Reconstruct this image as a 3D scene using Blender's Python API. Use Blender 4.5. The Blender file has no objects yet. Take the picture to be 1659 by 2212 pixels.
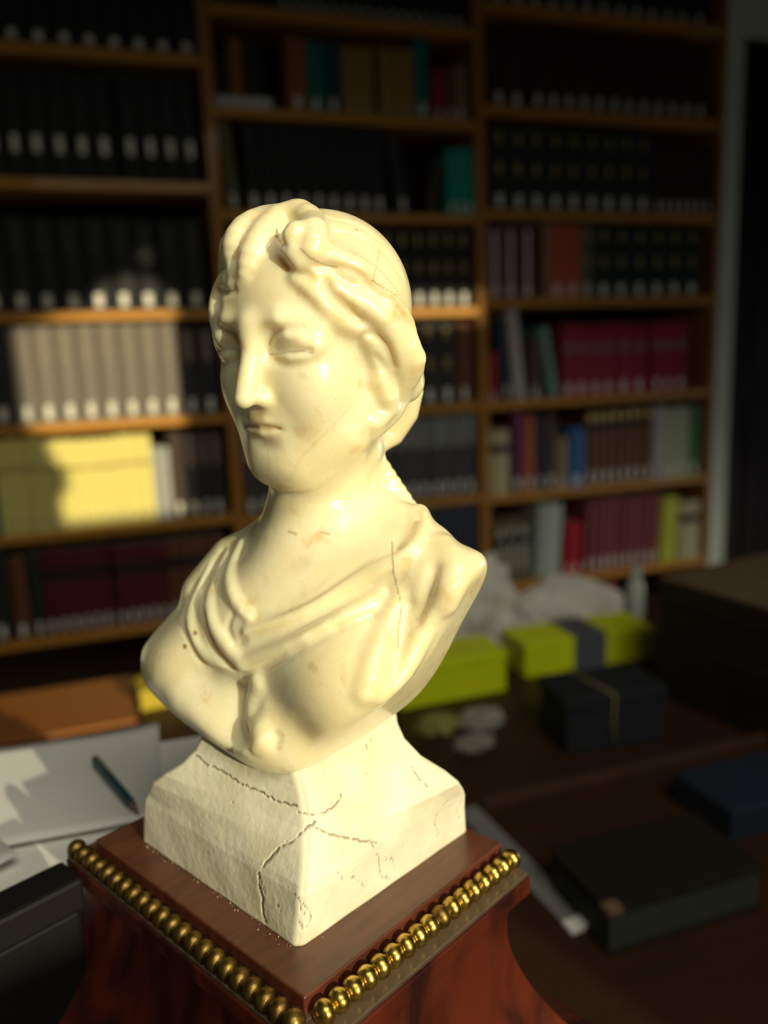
import bpy, bmesh, math, random
import numpy as np
from mathutils import Vector, Matrix
random.seed(7)
# ------------------------------------------------------------------ camera, light, exposure
scene = bpy.context.scene
COL = scene.collection
EYE = 1.25                                   # height of the lens above the floor (m)
pitch, roll = math.radians(10.9), math.radians(2.2)
fw = Vector((0, math.cos(pitch), -math.sin(pitch)))
r0 = Vector((1, 0, 0)); u0 = r0.cross(fw)
rt = math.cos(roll)*r0 - math.sin(roll)*u0
up = rt.cross(fw)
cam = bpy.data.cameras.new('camera'); camo = bpy.data.objects.new('camera', cam); COL.objects.link(camo)
camo.matrix_world = Matrix(((rt.x, up.x, -fw.x, 0), (rt.y, up.y, -fw.y, 0), (rt.z, up.z, -fw.z, EYE), (0, 0, 0, 1)))
cam.sensor_fit = 'VERTICAL'; cam.sensor_height = 36; cam.sensor_width = 27; cam.lens = 1760/2212*36
cam.clip_start = 0.01
cam.dof.use_dof = True; cam.dof.focus_distance = 0.283; cam.dof.aperture_fstop = 28.64/5.4
scene.camera = camo
scene.view_settings.view_transform = 'Standard'; scene.view_settings.look = 'None'
scene.view_settings.gamma = 1; scene.view_settings.use_curve_mapping = False
scene.view_settings.exposure = 0.0
w = bpy.data.worlds.new('sky'); scene.world = w; w.use_nodes = True
w.node_tree.nodes['Background'].inputs[0].default_value = (.55, .68, .9, 1)
w.node_tree.nodes['Background'].inputs[1].default_value = .6
SAZ, SEL = math.radians(37.0), math.radians(13.0)
sd = bpy.data.lights.new('sun', 'SUN'); so = bpy.data.objects.new('sun', sd); COL.objects.link(so)
sd.energy = 3.9; sd.angle = math.radians(.6); sd.color = (1, .89, .58)
SUNDIR = Vector((-math.sin(SAZ)*math.cos(SEL), math.cos(SAZ)*math.cos(SEL), -math.sin(SEL)))   # travel direction
so.rotation_euler = SUNDIR.to_track_quat('-Z', 'Y').to_euler(); so.location = (2, -4, 2.5)
# room frame: u along the bookcases, v out from their fronts towards the lens, z above eye level
AZ = math.radians(19)
S = Vector((math.cos(AZ), math.sin(AZ), 0)); Nn = Vector((math.sin(AZ), -math.cos(AZ), 0))
def W(u, v, z): return S*u + Nn*(v-2.65) + Vector((0, 0, z+EYE))
ROOM = Matrix.Translation(W(0, 0, 0)) @ Matrix.Rotation(AZ, 4, 'Z')      # local x=u, y=-v, z
# added side fill by the right-hand wall, brightens the right-hand bookcase's lower rows first
def area(name, u, v, z, du, dz, face, power, color):
    ld = bpy.data.lights.new(name, 'AREA'); lo = bpy.data.objects.new(name, ld); COL.objects.link(lo)
    ld.shape = 'RECTANGLE'; ld.size = du; ld.size_y = dz; ld.energy = power; ld.color = color
    lo.location = W(u, v, z); ld_ = ld; lo.rotation_euler = face.to_track_quat('-Z', 'Y').to_euler()
    return ld
area('side_fill', 3.22, 1.3, -.60, 1.2, .5, (-S-Vector((0, 0, 1))*.5), 10.5, (.98, 1, .84)).spread = math.radians(118)
rl = area('rear_fill', .35, 3.5, 1.3, 1.2, .7, (-Nn*.64-Vector((0, 0, 1))*.77), 5.8, (1, .95, .78)); rl.spread = math.radians(92)  # added fill hung inside the room to brighten papers and lower shelves

# ------------------------------------------------------------------ helpers
def mat(name, color, rough=.6, spec=.22, metal=0, noise=None, bump=None, coat=0, **kw):
    """noise=(scale, amount, second colour, stretch)  bump=(scale, strength, distance)"""
    m = bpy.data.materials.new(name); m.use_nodes = True; nt = m.node_tree; b = nt.nodes['Principled BSDF']
    b.inputs['Base Color'].default_value = (*color, 1); b.inputs['Roughness'].default_value = rough
    b.inputs['Metallic'].default_value = metal; b.inputs['Specular IOR Level'].default_value = spec
    b.inputs['Coat Weight'].default_value = coat
    tc = nt.nodes.new('ShaderNodeTexCoord')
    if noise:
        mp = nt.nodes.new('ShaderNodeMapping'); nt.links.new(tc.outputs['Object'], mp.inputs[0])
        mp.inputs['Scale'].default_value = noise[3] if len(noise) > 3 else (1, 1, 1)
        n = nt.nodes.new('ShaderNodeTexNoise'); n.inputs['Scale'].default_value = noise[0]; n.inputs['Detail'].default_value = 6
        nt.links.new(mp.outputs[0], n.inputs[0])
        r = nt.nodes.new('ShaderNodeValToRGB'); r.color_ramp.elements[0].position = .5-noise[1]*.5; r.color_ramp.elements[1].position = .5+noise[1]*.5
        r.color_ramp.elements[0].color = (*noise[2], 1); r.color_ramp.elements[1].color = (*color, 1)
        nt.links.new(n.outputs[0], r.inputs[0]); nt.links.new(r.outputs[0], b.inputs['Base Color'])
    if bump:
        n2 = nt.nodes.new('ShaderNodeTexNoise'); n2.inputs['Scale'].default_value = bump[0]; n2.inputs['Detail'].default_value = 5
        nt.links.new(tc.outputs['Object'], n2.inputs[0]); bp = nt.nodes.new('ShaderNodeBump')
        bp.inputs['Strength'].default_value = bump[1]; bp.inputs['Distance'].default_value = bump[2]
        nt.links.new(n2.outputs[0], bp.inputs['Height']); nt.links.new(bp.outputs[0], b.inputs['Normal'])
    return m
def mesh_obj(name, V, F, m, parent=None, matrix=None, smooth=False):
    me = bpy.data.meshes.new(name); me.from_pydata([tuple(v) for v in V], [], [tuple(f) for f in F]); me.update()
    if m: me.materials.append(m)
    if smooth: me.polygons.foreach_set('use_smooth', [True]*len(me.polygons))
    o = bpy.data.objects.new(name, me); COL.objects.link(o)
    if parent: o.parent = parent
    if matrix is not None: o.matrix_world = matrix
    return o
def tag(o, label, cat, group=None):
    o['label'] = label; o['category'] = cat
    if group: o['group'] = group
    return o
def struct(o): o['kind'] = 'structure'; return o
def empty(name, M, label, cat, group=None):
    o = bpy.data.objects.new(name, None); COL.objects.link(o); o.matrix_world = M; o.empty_display_size = .02
    return tag(o, label, cat, group)
class MB:
    def __init__(s): s.V = []; s.F = []
    def box(s, x0, x1, y0, y1, z0, z1, b=0):
        if b <= 0:
            n = len(s.V); s.V += [(x, y, z) for z in (z0, z1) for y in (y0, y1) for x in (x0, x1)]
            s.F += [tuple(n+i for i in f) for f in ((0, 2, 3, 1), (4, 5, 7, 6), (0, 1, 5, 4), (2, 6, 7, 3), (0, 4, 6, 2), (1, 3, 7, 5))]
        else:   # chamfered box
            bm = bmesh.new(); bmesh.ops.create_cube(bm, size=1)
            for v in bm.verts: v.co = Vector(((x0+x1)/2+v.co.x*(x1-x0), (y0+y1)/2+v.co.y*(y1-y0), (z0+z1)/2+v.co.z*(z1-z0)))
            bmesh.ops.bevel(bm, geom=bm.edges[:], offset=b, segments=2, affect='EDGES', profile=.5)
            s.add_bm(bm)
        return s
    def add_bm(s, bm):
        n = len(s.V); bm.verts.ensure_lookup_table(); bm.verts.index_update()
        s.V += [tuple(v.co) for v in bm.verts]; s.F += [tuple(n+v.index for v in f.verts) for f in bm.faces]; bm.free()
    def prism(s, pts, z0, z1):
        n = len(s.V); k = len(pts); s.V += [(x, y, z0) for x, y in pts]+[(x, y, z1) for x, y in pts]
        s.F += [tuple(n+i for i in range(k))[::-1], tuple(n+k+i for i in range(k))]
        s.F += [(n+i, n+(i+1) % k, n+k+(i+1) % k, n+k+i) for i in range(k)]
        return s
    def obj(s, name, m, parent=None, matrix=None, smooth=False): return mesh_obj(name, s.V, s.F, m, parent, matrix, smooth)
def RM(u, v, z, rz=0, ry=0):     # matrix of a thing standing at (u, v, z) in the room
    return Matrix.Translation(W(u, v, z)) @ Matrix.Rotation(AZ+rz, 4, 'Z') @ Matrix.Rotation(ry, 4, 'Y')
I4 = Matrix.Identity(4)

# ------------------------------------------------------------------ room shell
M_wall = mat('pale_plaster_wall', (.70, .72, .58), .8, noise=(3, .6, (.65, .67, .53)), bump=(60, .1, .002))
M_dark = mat('dark_brown_door_paint', (.020, .009, .010), .6, noise=(8, .8, (.015, .007, .008), (1, 1, .1)))
M_floor = mat('brown_floor_boards', (.10, .06, .035), .5, noise=(5, .6, (.07, .04, .02), (1, 8, 1)))
M_ceil = mat('ceiling_paint', (.25, .24, .21), .9, noise=(4, .5, (.22, .21, .19)))
UL, UR, VB, VF, ZF, ZC = -1.6, 3.3, -.34, 4.2, -1.25, 1.75
def room_box(name, u0, u1, v0, v1, z0, z1, m): return struct(MB().box(u0, u1, -v1, -v0, z0, z1).obj(name, m, None, ROOM))
room_box('floor', UL-.1, UR+.1, VB-.1, VF+.1, ZF-.05, ZF, M_floor)
room_box('ceiling', UL-.1, UR+.1, VB-.1, VF+.1, ZC, ZC+.05, M_ceil)
room_box('wall_left', UL-.1, UL, VB, VF, ZF, ZC, M_wall)
room_box('wall_back', UL, UR, VB-.1, VB, ZF, ZC, M_wall)
# wall around the doorway right of the bookcases, and the pale jamb strip that catches the side light
room_box('trim_1', 2.322, 2.398, VB, 0.0, ZF, ZC, M_wall)
room_box('wall_right', 2.398, UR, VB, 0.0, 1.11, ZC, M_wall)
dm = MB().box(2.40, UR, .02, .06, ZF, 1.11)
door = struct(dm.obj('door_1', M_dark, None, ROOM))
for (a, b_) in ((-1.1, -.25), (-.1, .95)):
    MB().box(2.5, 3.15, 0.008, .022, a, b_, .004).obj('door_panel', M_dark, door).matrix_parent_inverse = I4
# unseen right-hand wall, its low opening made up for the side fill
rw = MB(); rw.box(UR, UR+.1, -VF, 0, ZF, -.9); rw.box(UR, UR+.1, -VF, 0, 0, ZC); rw.box(UR, UR+.1, -VF, -2.0, -.9, 0); rw.box(UR, UR+.1, -.6, 0, -.9, 0)
struct(rw.obj('wall_side', M_wall, None, ROOM))
# wall behind the lens: windows cut to fit the sun, plus an added curtain
e_ = Vector((math.cos(SAZ), math.sin(SAZ), 0)); q_ = Vector((-math.sin(SAZ), math.cos(SAZ), 0))
def on_front(e, h, v=VF):       # sun ray (e across, h height where it passes the lens) -> point of the wall plane
    base = e_*e; q = ((v-2.65)-base.dot(Nn))/q_.dot(Nn)
    p = base+q_*q; return p.dot(S), h-math.tan(SEL)*q
def from_shelf(u, z, v=VF):     # ray that ends on the bookcase fronts at (u, z) -> point of the wall plane
    p = W(u, 0, 0); return on_front(p.dot(e_), z+math.tan(SEL)*p.dot(q_), v)
a0 = on_front(-.40, -.60); a1 = on_front(.50, .40); a2 = on_front(.104, -.168)       # window 1 lights the bust and the papers
c0 = from_shelf(-.20, -.47); c1 = from_shelf(.29, .36)                                  # window 2 lights the left bookcase
b0 = from_shelf(.93, .095); b1 = from_shelf(1.33, .235)                                 # narrow window 3
fwm = MB(); prev_u = UL
for (p, q) in ((a0, a1), (c0, c1), (b0, b1)):
    fwm.box(prev_u, p[0], -VF-.1, -VF, ZF, ZC); fwm.box(p[0], q[0], -VF-.1, -VF, ZF, p[1]); fwm.box(p[0], q[0], -VF-.1, -VF, q[1], ZC); prev_u = q[0]
fwm.box(prev_u, UR, -VF-.1, -VF, ZF, ZC); fwm.box(a0[0], a2[0], -VF-.1, -VF, a0[1], a2[1])  # last block is an added stop keeping sun off the pedestal's left side
struct(fwm.obj('wall_front', M_wall, None, ROOM))
M_gobo = mat('dark_gobo_cloth', (.05, .04, .035), .9, noise=(40, .6, (.04, .03, .028)))
prof = [(-.24, .10), (-.20, .12), (-.12, .135), (-.07, .16), (0, .17), (.03, .225), (.10, .262), (.16, .27), (.22, .25), (.27, .17), (.31, .12), (.31, .42), (-.24, .42)]  # outline of the added screen, shaped to cut the sun patch
VC = VF-.05
P2 = [from_shelf(u, z, VC) for u, z in prof]
hole = [from_shelf(.185+.017*math.cos(t*math.pi/5), .325+.02*math.sin(t*math.pi/5), VC) for t in range(10)]
bm = bmesh.new()
for y in (-VC, -VC-.012):
    ed = []
    for poly in (P2, hole):
        vs = [bm.verts.new((x, y, z)) for x, z in poly]
        ed += [bm.edges.new((vs[i], vs[(i+1) % len(vs)])) for i in range(len(vs))]
    bmesh.ops.triangle_fill(bm, edges=ed, use_beauty=True)
cm = MB(); cm.add_bm(bm)
tag(cm.obj('gobo', M_gobo, None, ROOM), 'dark curtain added behind the viewer to shape the sun patch', 'gobo')
P3 = [from_shelf(u, z, VC) for u, z in ((-.24, -.17), (-.20, -.17), (-.15, -.20), (-.135, -.27), (-.10, -.31), (-.10, -.36), (-.13, -.40), (-.12, -.52), (-.24, -.52))]  # added lower piece, outline cut to throw a bumpy shadow edge
cm = MB(); n_ = len(P3); cm.V = [(x, -VC, z) for x, z in P3]+[(x, -VC-.012, z) for x, z in P3]; cm.F = [tuple(range(n_)), tuple(range(n_, 2*n_))[::-1]]+[(i, n_+i, n_+(i+1) % n_, (i+1) % n_) for i in range(n_)]
tag(cm.obj('gobo', M_gobo, None, ROOM), 'lower piece of the added dark curtain behind the viewer', 'gobo')

# ------------------------------------------------------------------ bookcases
M_oak = mat('oak_veneer', (.62, .28, .04), .5, noise=(14, .7, (.52, .23, .032), (1, 6, 6)), bump=(120, .15, .0005), coat=.15)
M_oakv = mat('oak_veneer_upright', (.44, .19, .034), .5, noise=(14, .7, (.36, .155, .028), (6, 6, 1)), coat=.15)
M_backp = mat('bookcase_back', (.035, .022, .014), .8, noise=(20, .5, (.03, .018, .012)))
SHZ = {'L': [.882, .523, .15, -.177, -.507, -.84], 'M': [1.03, .746, .446, .14, -.19, -.522, -.86], 'R': [1.12, .80, .465, .165, -.193, -.535, -.88]}
UNIT = {'L': (-.52, .408, 'left'), 'M': (.408, 1.307, 'middle'), 'R': (1.307, 2.318, 'right')}
for k, (ua, ub, nm) in UNIT.items():
    t = empty('bookcase', RM(ua, 0, ZF), {'L': 'oak bookcase at the left, sunlit across grey and yellow volumes', 'M': 'oak bookcase in the middle, directly behind the marble head', 'R': 'oak bookcase at the right, beside the pale wall strip'}[k], 'bookcase')
    wd = ub-ua; D = .29; H = 1.42-ZF
    def part(name, m, *a, b=.0015):
        o = MB().box(*a, b).obj(name, m, t); return o
    part('side_panel', M_oakv, 0, .018, 0, D, 0, H); part('side_panel', M_oakv, wd-.018, wd, 0, D, 0, H)
    part('back_panel', M_backp, .018, wd-.018, D-.008, D, 0, H, b=0)
    part('top_panel', M_oak, .018, wd-.018, 0, D-.008, H-.025, H)
    part('plinth_board', M_oak, .018, wd-.018, .02, .038, 0, .09)
    part('shelf', M_oak, .018, wd-.018, 0, D-.008, .09, .115)
    for z in SHZ[k]:
        part('shelf', M_oak, .0185, wd-.0185, .002, D-.008, z-.016-ZF, z+.012-ZF, b=.003)

# ------------------------------------------------------------------ books
ROWS=[
('L', 0, [(-0.223, 0.388, 9, 0.167, 'thick black volume', 'black', 'l', 0)]),
('L', 1, [(-0.229, -0.119, 2, 0.288, 'thick black volume', 'black', 'm', 0), (-0.119, 0.126, 4, 0.294, 'thick black volume', 'black', 'm', 0), (0.139, 0.371, 4, 0.299, 'thick black volume', 'black', 'm', 0)]),
('L', 2, [(-0.285, 0.361, 9, 0.266, 'thick black volume', 'black', 'lt', 0)]),
('L', 3, [(-0.367, -0.228, 2, 0.289, 'dark grey volume', 'charcoal', 'l', 0), (-0.228, 0.256, 8, 0.288, 'grey volume', 'taupe', 'lt', 0), (0.256, 0.374, 2, 0.274, 'dark grey volume', 'charcoal', 'lt', 0)]),
('L', 4, [(-0.389, -0.307, 2, 0.274, 'green volume', 'green', 'l', 0), (-0.307, -0.183, 4, 0.287, 'yellow volume', 'yellow', 'bs', 0), (-0.183, 0.147, 10, 0.279, 'yellow volume', 'yellow', 'bs', 0), (0.147, 0.202, 2, 0.237, 'pale grey volume', 'palegrey', '', 0), (0.202, 0.245, 1, 0.277, 'dark brown volume', 'brown', 'l', 0), (0.248, 0.367, 3, 0.272, 'dark grey volume', 'charcoal', 'lt', 0)]),
('L', 5, [(-0.416, -0.315, 2, 0.293, 'dark green volume', 'darkgreen', 'l', 0), (-0.307, -0.259, 1, 0.255, 'reddish brown volume', 'russet', 'l', 0), (-0.254, -0.216, 1, 0.264, 'dark green volume', 'darkgreen', 'l', 0), (-0.214, -0.012, 6, 0.272, 'maroon volume', 'maroon', 'lk', 0), (-0.003, 0.165, 5, 0.265, 'maroon volume', 'maroon', 'lk', 0), (0.165, 0.351, 5, 0.269, 'russet brown volume', 'russet', 'lk', 0)]),
('M', 0, [(0.433, 0.635, 6, 0.089, 'dark volume', 'charcoal', '', 0), (0.635, 1.258, 16, 0.13, 'dark volume', 'black', 'l', 0)]),
('M', 1, [(0.653, 0.716, 1, 0.212, 'orange brown volume', 'orange', 'l', 0), (0.716, 0.773, 1, 0.204, 'teal volume', 'teal', 'l', 0), (0.773, 0.828, 1, 0.205, 'dark teal volume', 'darkteal', 'l', 0), (0.833, 0.937, 2, 0.202, 'ochre volume', 'ochre', 's', 0), (0.956, 1.077, 2, 0.209, 'ochre volume', 'ochre', 's', 0), (1.079, 1.13, 1, 0.24, 'teal volume', 'teal', 'l', 0), (1.14, 1.183, 1, 0.15, 'dark red volume', 'red', 'l', 0), (1.183, 1.227, 1, 0.167, 'brown volume', 'russet', 'l', 0), (1.227, 1.264, 1, 0.17, 'tan volume', 'tan', 'l', 0)]),
('M', 2, [(0.444, 0.484, 1, 0.253, 'dark olive volume', 'olive', 'l', -4), (0.502, 0.969, 9, 0.27, 'black volume', 'black', 'l', 0), (1.005, 1.051, 1, 0.246, 'grey volume', 'charcoal', 'l', -8), (1.109, 1.148, 1, 0.124, 'thin brown volume', 'brown', '', 9), (1.186, 1.293, 3, 0.212, 'bright teal volume', 'brightteal', 'l', 0)]),
('M', 3, [(0.404, 1.269, 15, 0.261, 'black volume', 'black', 'lg', 0)]),
('M', 4, [(0.398, 1.206, 11, 0.283, 'black volume', 'charcoal', 'lg', 0), (1.209, 1.26, 1, 0.281, 'brown volume', 'russet', 'l', 0)]),
('M', 5, [(0.404, 1.276, 19, 0.3, 'two tone grey volume', 'slate', 'lt', 0)]),
('M', 6, [(0.388, 1.273, 16, 0.311, 'navy volume', 'navy', 'l', 0)]),
('R', 0, [(1.355, 2.229, 13, 0.097, 'dark volume', 'black', 'l', 0)]),
('R', 1, [(1.35, 1.487, 2, 0.228, 'dark maroon volume', 'darkmaroon', 'l', 0), (1.502, 2.244, 12, 0.249, 'dark maroon volume', 'darkmaroon', 'l', 0)]),
('R', 2, [(1.346, 2.007, 9, 0.272, 'dark green volume', 'darkgreen', 'lg', 0), (2.015, 2.281, 7, 0.247, 'dark maroon volume', 'darkmaroon', 'l', 0)]),
('R', 3, [(1.331, 1.392, 1, 0.251, 'plum volume', 'plum', 'lw', 0), (1.392, 1.455, 1, 0.256, 'plum volume', 'plum', 'lw', 0), (1.455, 1.522, 1, 0.257, 'plum volume', 'plum', 'lw', 0), (1.522, 1.552, 1, 0.258, 'dark plum volume', 'darkmaroon', '', 0), (1.554, 1.58, 1, 0.258, 'thin tan volume', 'tan', '', 0), (1.58, 1.709, 2, 0.259, 'orange red volume', 'orangered', 'l', 0), (1.709, 1.764, 1, 0.256, 'olive volume', 'olive', 'lg', 0), (1.764, 2.24, 6, 0.255, 'dark green volume', 'darkgreen', 'lg', 0)]),
('R', 4, [(1.333, 1.366, 1, 0.177, 'thin red volume', 'red', 'l', 0), (1.388, 1.43, 1, 0.288, 'navy volume', 'navy', 'l', -6), (1.437, 1.483, 1, 0.319, 'pinkish white volume', 'pinkwhite', '', -6), (1.494, 1.544, 1, 0.212, 'brown volume', 'plumbrown', 'l', 0), (1.583, 1.622, 1, 0.259, 'pale teal volume', 'paleteal', '', -10), (1.629, 1.859, 4, 0.264, 'red volume', 'red', 'lG', 0), (1.867, 2.005, 2, 0.263, 'red volume', 'red', 'lG', 0), (2.022, 2.191, 3, 0.263, 'red volume', 'red', 'lG', 0)]),
('R', 5, [(1.332, 1.411, 1, 0.238, 'cream volume', 'cream', 'k', 0), (1.419, 1.469, 1, 0.301, 'purple volume', 'purple', 'l', 0), (1.473, 1.516, 1, 0.281, 'orange red volume', 'orangered', 'l', 0), (1.52, 1.555, 1, 0.279, 'slate blue volume', 'navy', 'l', 0), (1.559, 1.611, 1, 0.284, 'dark brown volume', 'brown', 'l', 0), (1.613, 1.659, 1, 0.195, 'tan volume', 'tan', 'l', 0), (1.663, 1.732, 1, 0.226, 'blue volume', 'blue', 'l', 0), (1.734, 2.041, 8, 0.284, 'red brown volume', 'russet', 'lT', 0), (2.043, 2.102, 1, 0.283, 'lilac volume', 'lilac', '', 0), (2.105, 2.214, 2, 0.278, 'cream volume', 'creamgreen', 'l', 0), (2.216, 2.273, 1, 0.277, 'green volume', 'leafgreen', 'l', 0)]),
('R', 6, [(1.346, 1.495, 3, 0.235, 'grey olive volume', 'olive', 'kw', 0), (1.515, 1.628, 1, 0.288, 'thick pale grey volume', 'palegreen', '', 3), (1.637, 1.719, 2, 0.212, 'bright red volume', 'brightred', 'l', 3), (1.736, 2.078, 10, 0.287, 'maroon volume', 'rosemaroon', 'l', 2), (2.087, 2.168, 1, 0.266, 'lime yellow volume', 'lime', '', 2), (2.178, 2.284, 1, 0.238, 'cream volume', 'cream', 'k', 0)])]

BC = dict(black=(.016, .016, .017), charcoal=(.035, .033, .034), taupe=(.22, .185, .145), green=(.02, .16, .05), yellow=(.92, .78, .24), palegrey=(.42, .42, .38),
          brown=(.07, .04, .03), darkgreen=(.018, .03, .022), russet=(.17, .06, .025), maroon=(.12, .012, .02), orange=(.34, .12, .02), teal=(.02, .16, .15),
          darkteal=(.012, .07, .07), ochre=(.36, .22, .035), red=(.36, .02, .03), tan=(.36, .24, .11), brightteal=(.01, .36, .27), slate=(.07, .06, .06), navy=(.03, .035, .06),
          darkmaroon=(.045, .012, .015), plum=(.16, .03, .07), orangered=(.55, .11, .05), olive=(.14, .13, .06), pinkwhite=(.62, .55, .52), plumbrown=(.12, .06, .06),
          paleteal=(.25, .42, .38), cream=(.55, .48, .27), purple=(.13, .02, .07), blue=(.02, .14, .38), lilac=(.50, .45, .46), creamgreen=(.50, .52, .32), leafgreen=(.08, .20, .05),
          palegreen=(.46, .50, .40), brightred=(.50, .01, .03), rosemaroon=(.26, .06, .06), lime=(.55, .58, .05))
BM = {k: mat('book_cloth_'+k, c, .55, noise=(90, .7, tuple(x*.82 for x in c)), bump=(700, .12, .0004)) for k, c in BC.items()}
M_page = mat('book_pages', (.50, .42, .28), .9, noise=(300, .6, (.40, .33, .21), (1, .05, 1)))
M_lab = mat('white_spine_label', (.92, .86, .74), .7, noise=(150, .4, (.82, .76, .64)))
M_labg = mat('grey_spine_label', (.34, .33, .30), .7, noise=(150, .4, (.28, .27, .25)))
M_gold = mat('gold_spine_band', (.50, .36, .10), .4, metal=.5, noise=(200, .5, (.30, .21, .06)))
M_blk = mat('black_spine_band', (.015, .015, .015), .5, noise=(90, .5, (.012, .012, .012)))
M_olv = mat('olive_spine_band', (.62, .48, .14), .5, noise=(120, .5, (.33, .26, .08)))
M_gry = mat('grey_spine_band', (.28, .20, .17), .5, noise=(120, .5, (.22, .14, .12)))
M_bei = mat('beige_spine_band', (.26, .21, .15), .55, noise=(120, .5, (.21, .17, .12)))
def spine_arc(w, r, n=6, off=0):
    """plan of the rounded spine: x across, y<=0 bulging towards the room"""
    return [(-w/2+w*i/n, -r*math.sin(math.pi*i/n)**.8-off) for i in range(n+1)]
def strip(w, r, z0, z1, frac=1.0, off=.0006, n=6):
    pts = [(x*frac, y) for x, y in spine_arc(w, r, n, off)]
    m = MB(); k = len(pts)
    m.V = [(x, y, z) for z in (z0, z1) for x, y in pts]+[(x, y+.0006, z) for z in (z0, z1) for x, y in pts]
    for i in range(k-1):
        m.F += [(i, i+1, k+i+1, k+i), (3*k+i, 3*k+i+1, 2*k+i+1, 2*k+i), (2*k+i, 2*k+i+1, i+1, i), (k+i, k+i+1, 3*k+i+1, 3*k+i)]
    return m
ORD = 'first second third fourth fifth sixth seventh eighth ninth tenth eleventh twelfth thirteenth fourteenth fifteenth sixteenth seventeenth eighteenth nineteenth twentieth twenty-first twenty-second'.split()
CACHE = {}
def shared(key, fn, m):
    if key not in CACHE:
        b = fn(); me = bpy.data.meshes.new(key[0]); me.from_pydata(b.V, [], b.F); me.update(); me.materials.append(m); CACHE[key] = me
    return CACHE[key]
def book(u, z, wdt, h, col, fl, lean, label, cat, grp):
    wdt = round(wdt, 4); h = round(h, 3); d = round(min(.215, h*.72+.01), 3); r = round(min(.006, wdt*.18), 4); tt = .0026
    def cover():
        m = MB(); arc = spine_arc(wdt, r); inner = [(wdt/2-tt, d*1.0), (wdt/2-tt, tt*1.2), (-wdt/2+tt, tt*1.2), (-wdt/2+tt, d)]
        k = len(arc); n = 0
        out = arc+[(wdt/2, d)]+inner+[(-wdt/2, d)]
        # closed U profile: spine arc, right board, inside, left board; quads only
        K = len(out); m.V = [(x, y, zz) for zz in (0, h) for x, y in out]
        m.F = [(i, (i+1) % K, K+(i+1) % K, K+i) for i in range(K)]
        top = list(range(K)); iR0, iR1, iR2, iR3 = k+1, k+2, k+3, k+4
        m.F += [(K+k-1, K+k, K+iR0, K+iR1), (K+iR2, K+iR3, K+k+5, K+0), tuple([K+i for i in range(k)]+[K+iR1, K+iR2])]
        m.F += [(iR1, iR0, k, k-1), (0, k+5, iR3, iR2), tuple([iR2, iR1]+[i for i in range(k)][::-1])]
        return m
    me = shared(('book', wdt, h, col), cover, BM[col])
    o = bpy.data.objects.new('book', me); COL.objects.link(o); tag(o, label, cat, grp)
    o.matrix_world = RM(u, -.012-random.uniform(0, .006), z, random.uniform(-.01, .01), math.radians(lean))
    def ch(name, key, fn, m):
        c = bpy.data.objects.new(name, shared((name,)+key, fn, m)); COL.objects.link(c); c.parent = o
    ch('page_block', (wdt, h, d), lambda: MB().box(-wdt/2+tt, wdt/2-tt, tt*1.3, d-.004, .003, h-.003), M_page)
    if 'l' in fl or 'm' in fl:
        z0, z1 = (h*.045, h*.19) if 'l' in fl else (h*.24, h*.40)
        ch('spine_label', (wdt, h, fl), lambda: strip(wdt, r, z0, z1, .72), M_lab)
    if 's' in fl: ch('spine_label', (wdt, h, 's'), lambda: strip(wdt, r, h*.06, h*.17, .5), M_labg)
    if 'b' in fl: ch('spine_band', (wdt, h, 'b'), lambda: strip(wdt, r, h*.66, h*.71, .97), M_olv)
    if 't' in fl: ch('spine_band', (wdt, h, 't'), lambda: strip(wdt, r, h*.62, h*.97, .8), M_bei if col == 'taupe' else BM['charcoal'] if col == 'black' else M_gry if col != 'slate' else BM['palegrey'])
    if 'g' in fl:
        for a in (.44, .80): ch('spine_band', (wdt, h, 'g%s' % a), lambda: strip(wdt, r, h*a, h*(a+.13), .62), M_gold)
    if 'G' in fl: ch('spine_band', (wdt, h, 'G'), lambda: strip(wdt, r, h*.62, h*.74, .9), M_gry)
    if 'T' in fl:
        ch('spine_band', (wdt, h, 'T'), lambda: strip(wdt, r, h*.88, h*.97, .9), M_gold); ch('spine_band', (wdt, h, 'T2'), lambda: strip(wdt, r, h*.76, h*.85, .97), M_blk)
    if 'k' in fl: ch('spine_band', (wdt, h, 'k'), lambda: strip(wdt, r, h*.64, h*.78, .97), M_blk)
    if 'w' in fl: ch('spine_band', (wdt, h, 'w'), lambda: strip(wdt, r, h*.22, h*.92, .45), M_lab)
ROWNAME = {'L': ['top', 'second', 'third', 'fourth', 'fifth', 'sixth'], 'M': ['top', 'second', 'third', 'fourth', 'fifth', 'sixth', 'seventh'], 'R': ['top', 'second', 'third', 'fourth', 'fifth', 'sixth', 'seventh']}
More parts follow.
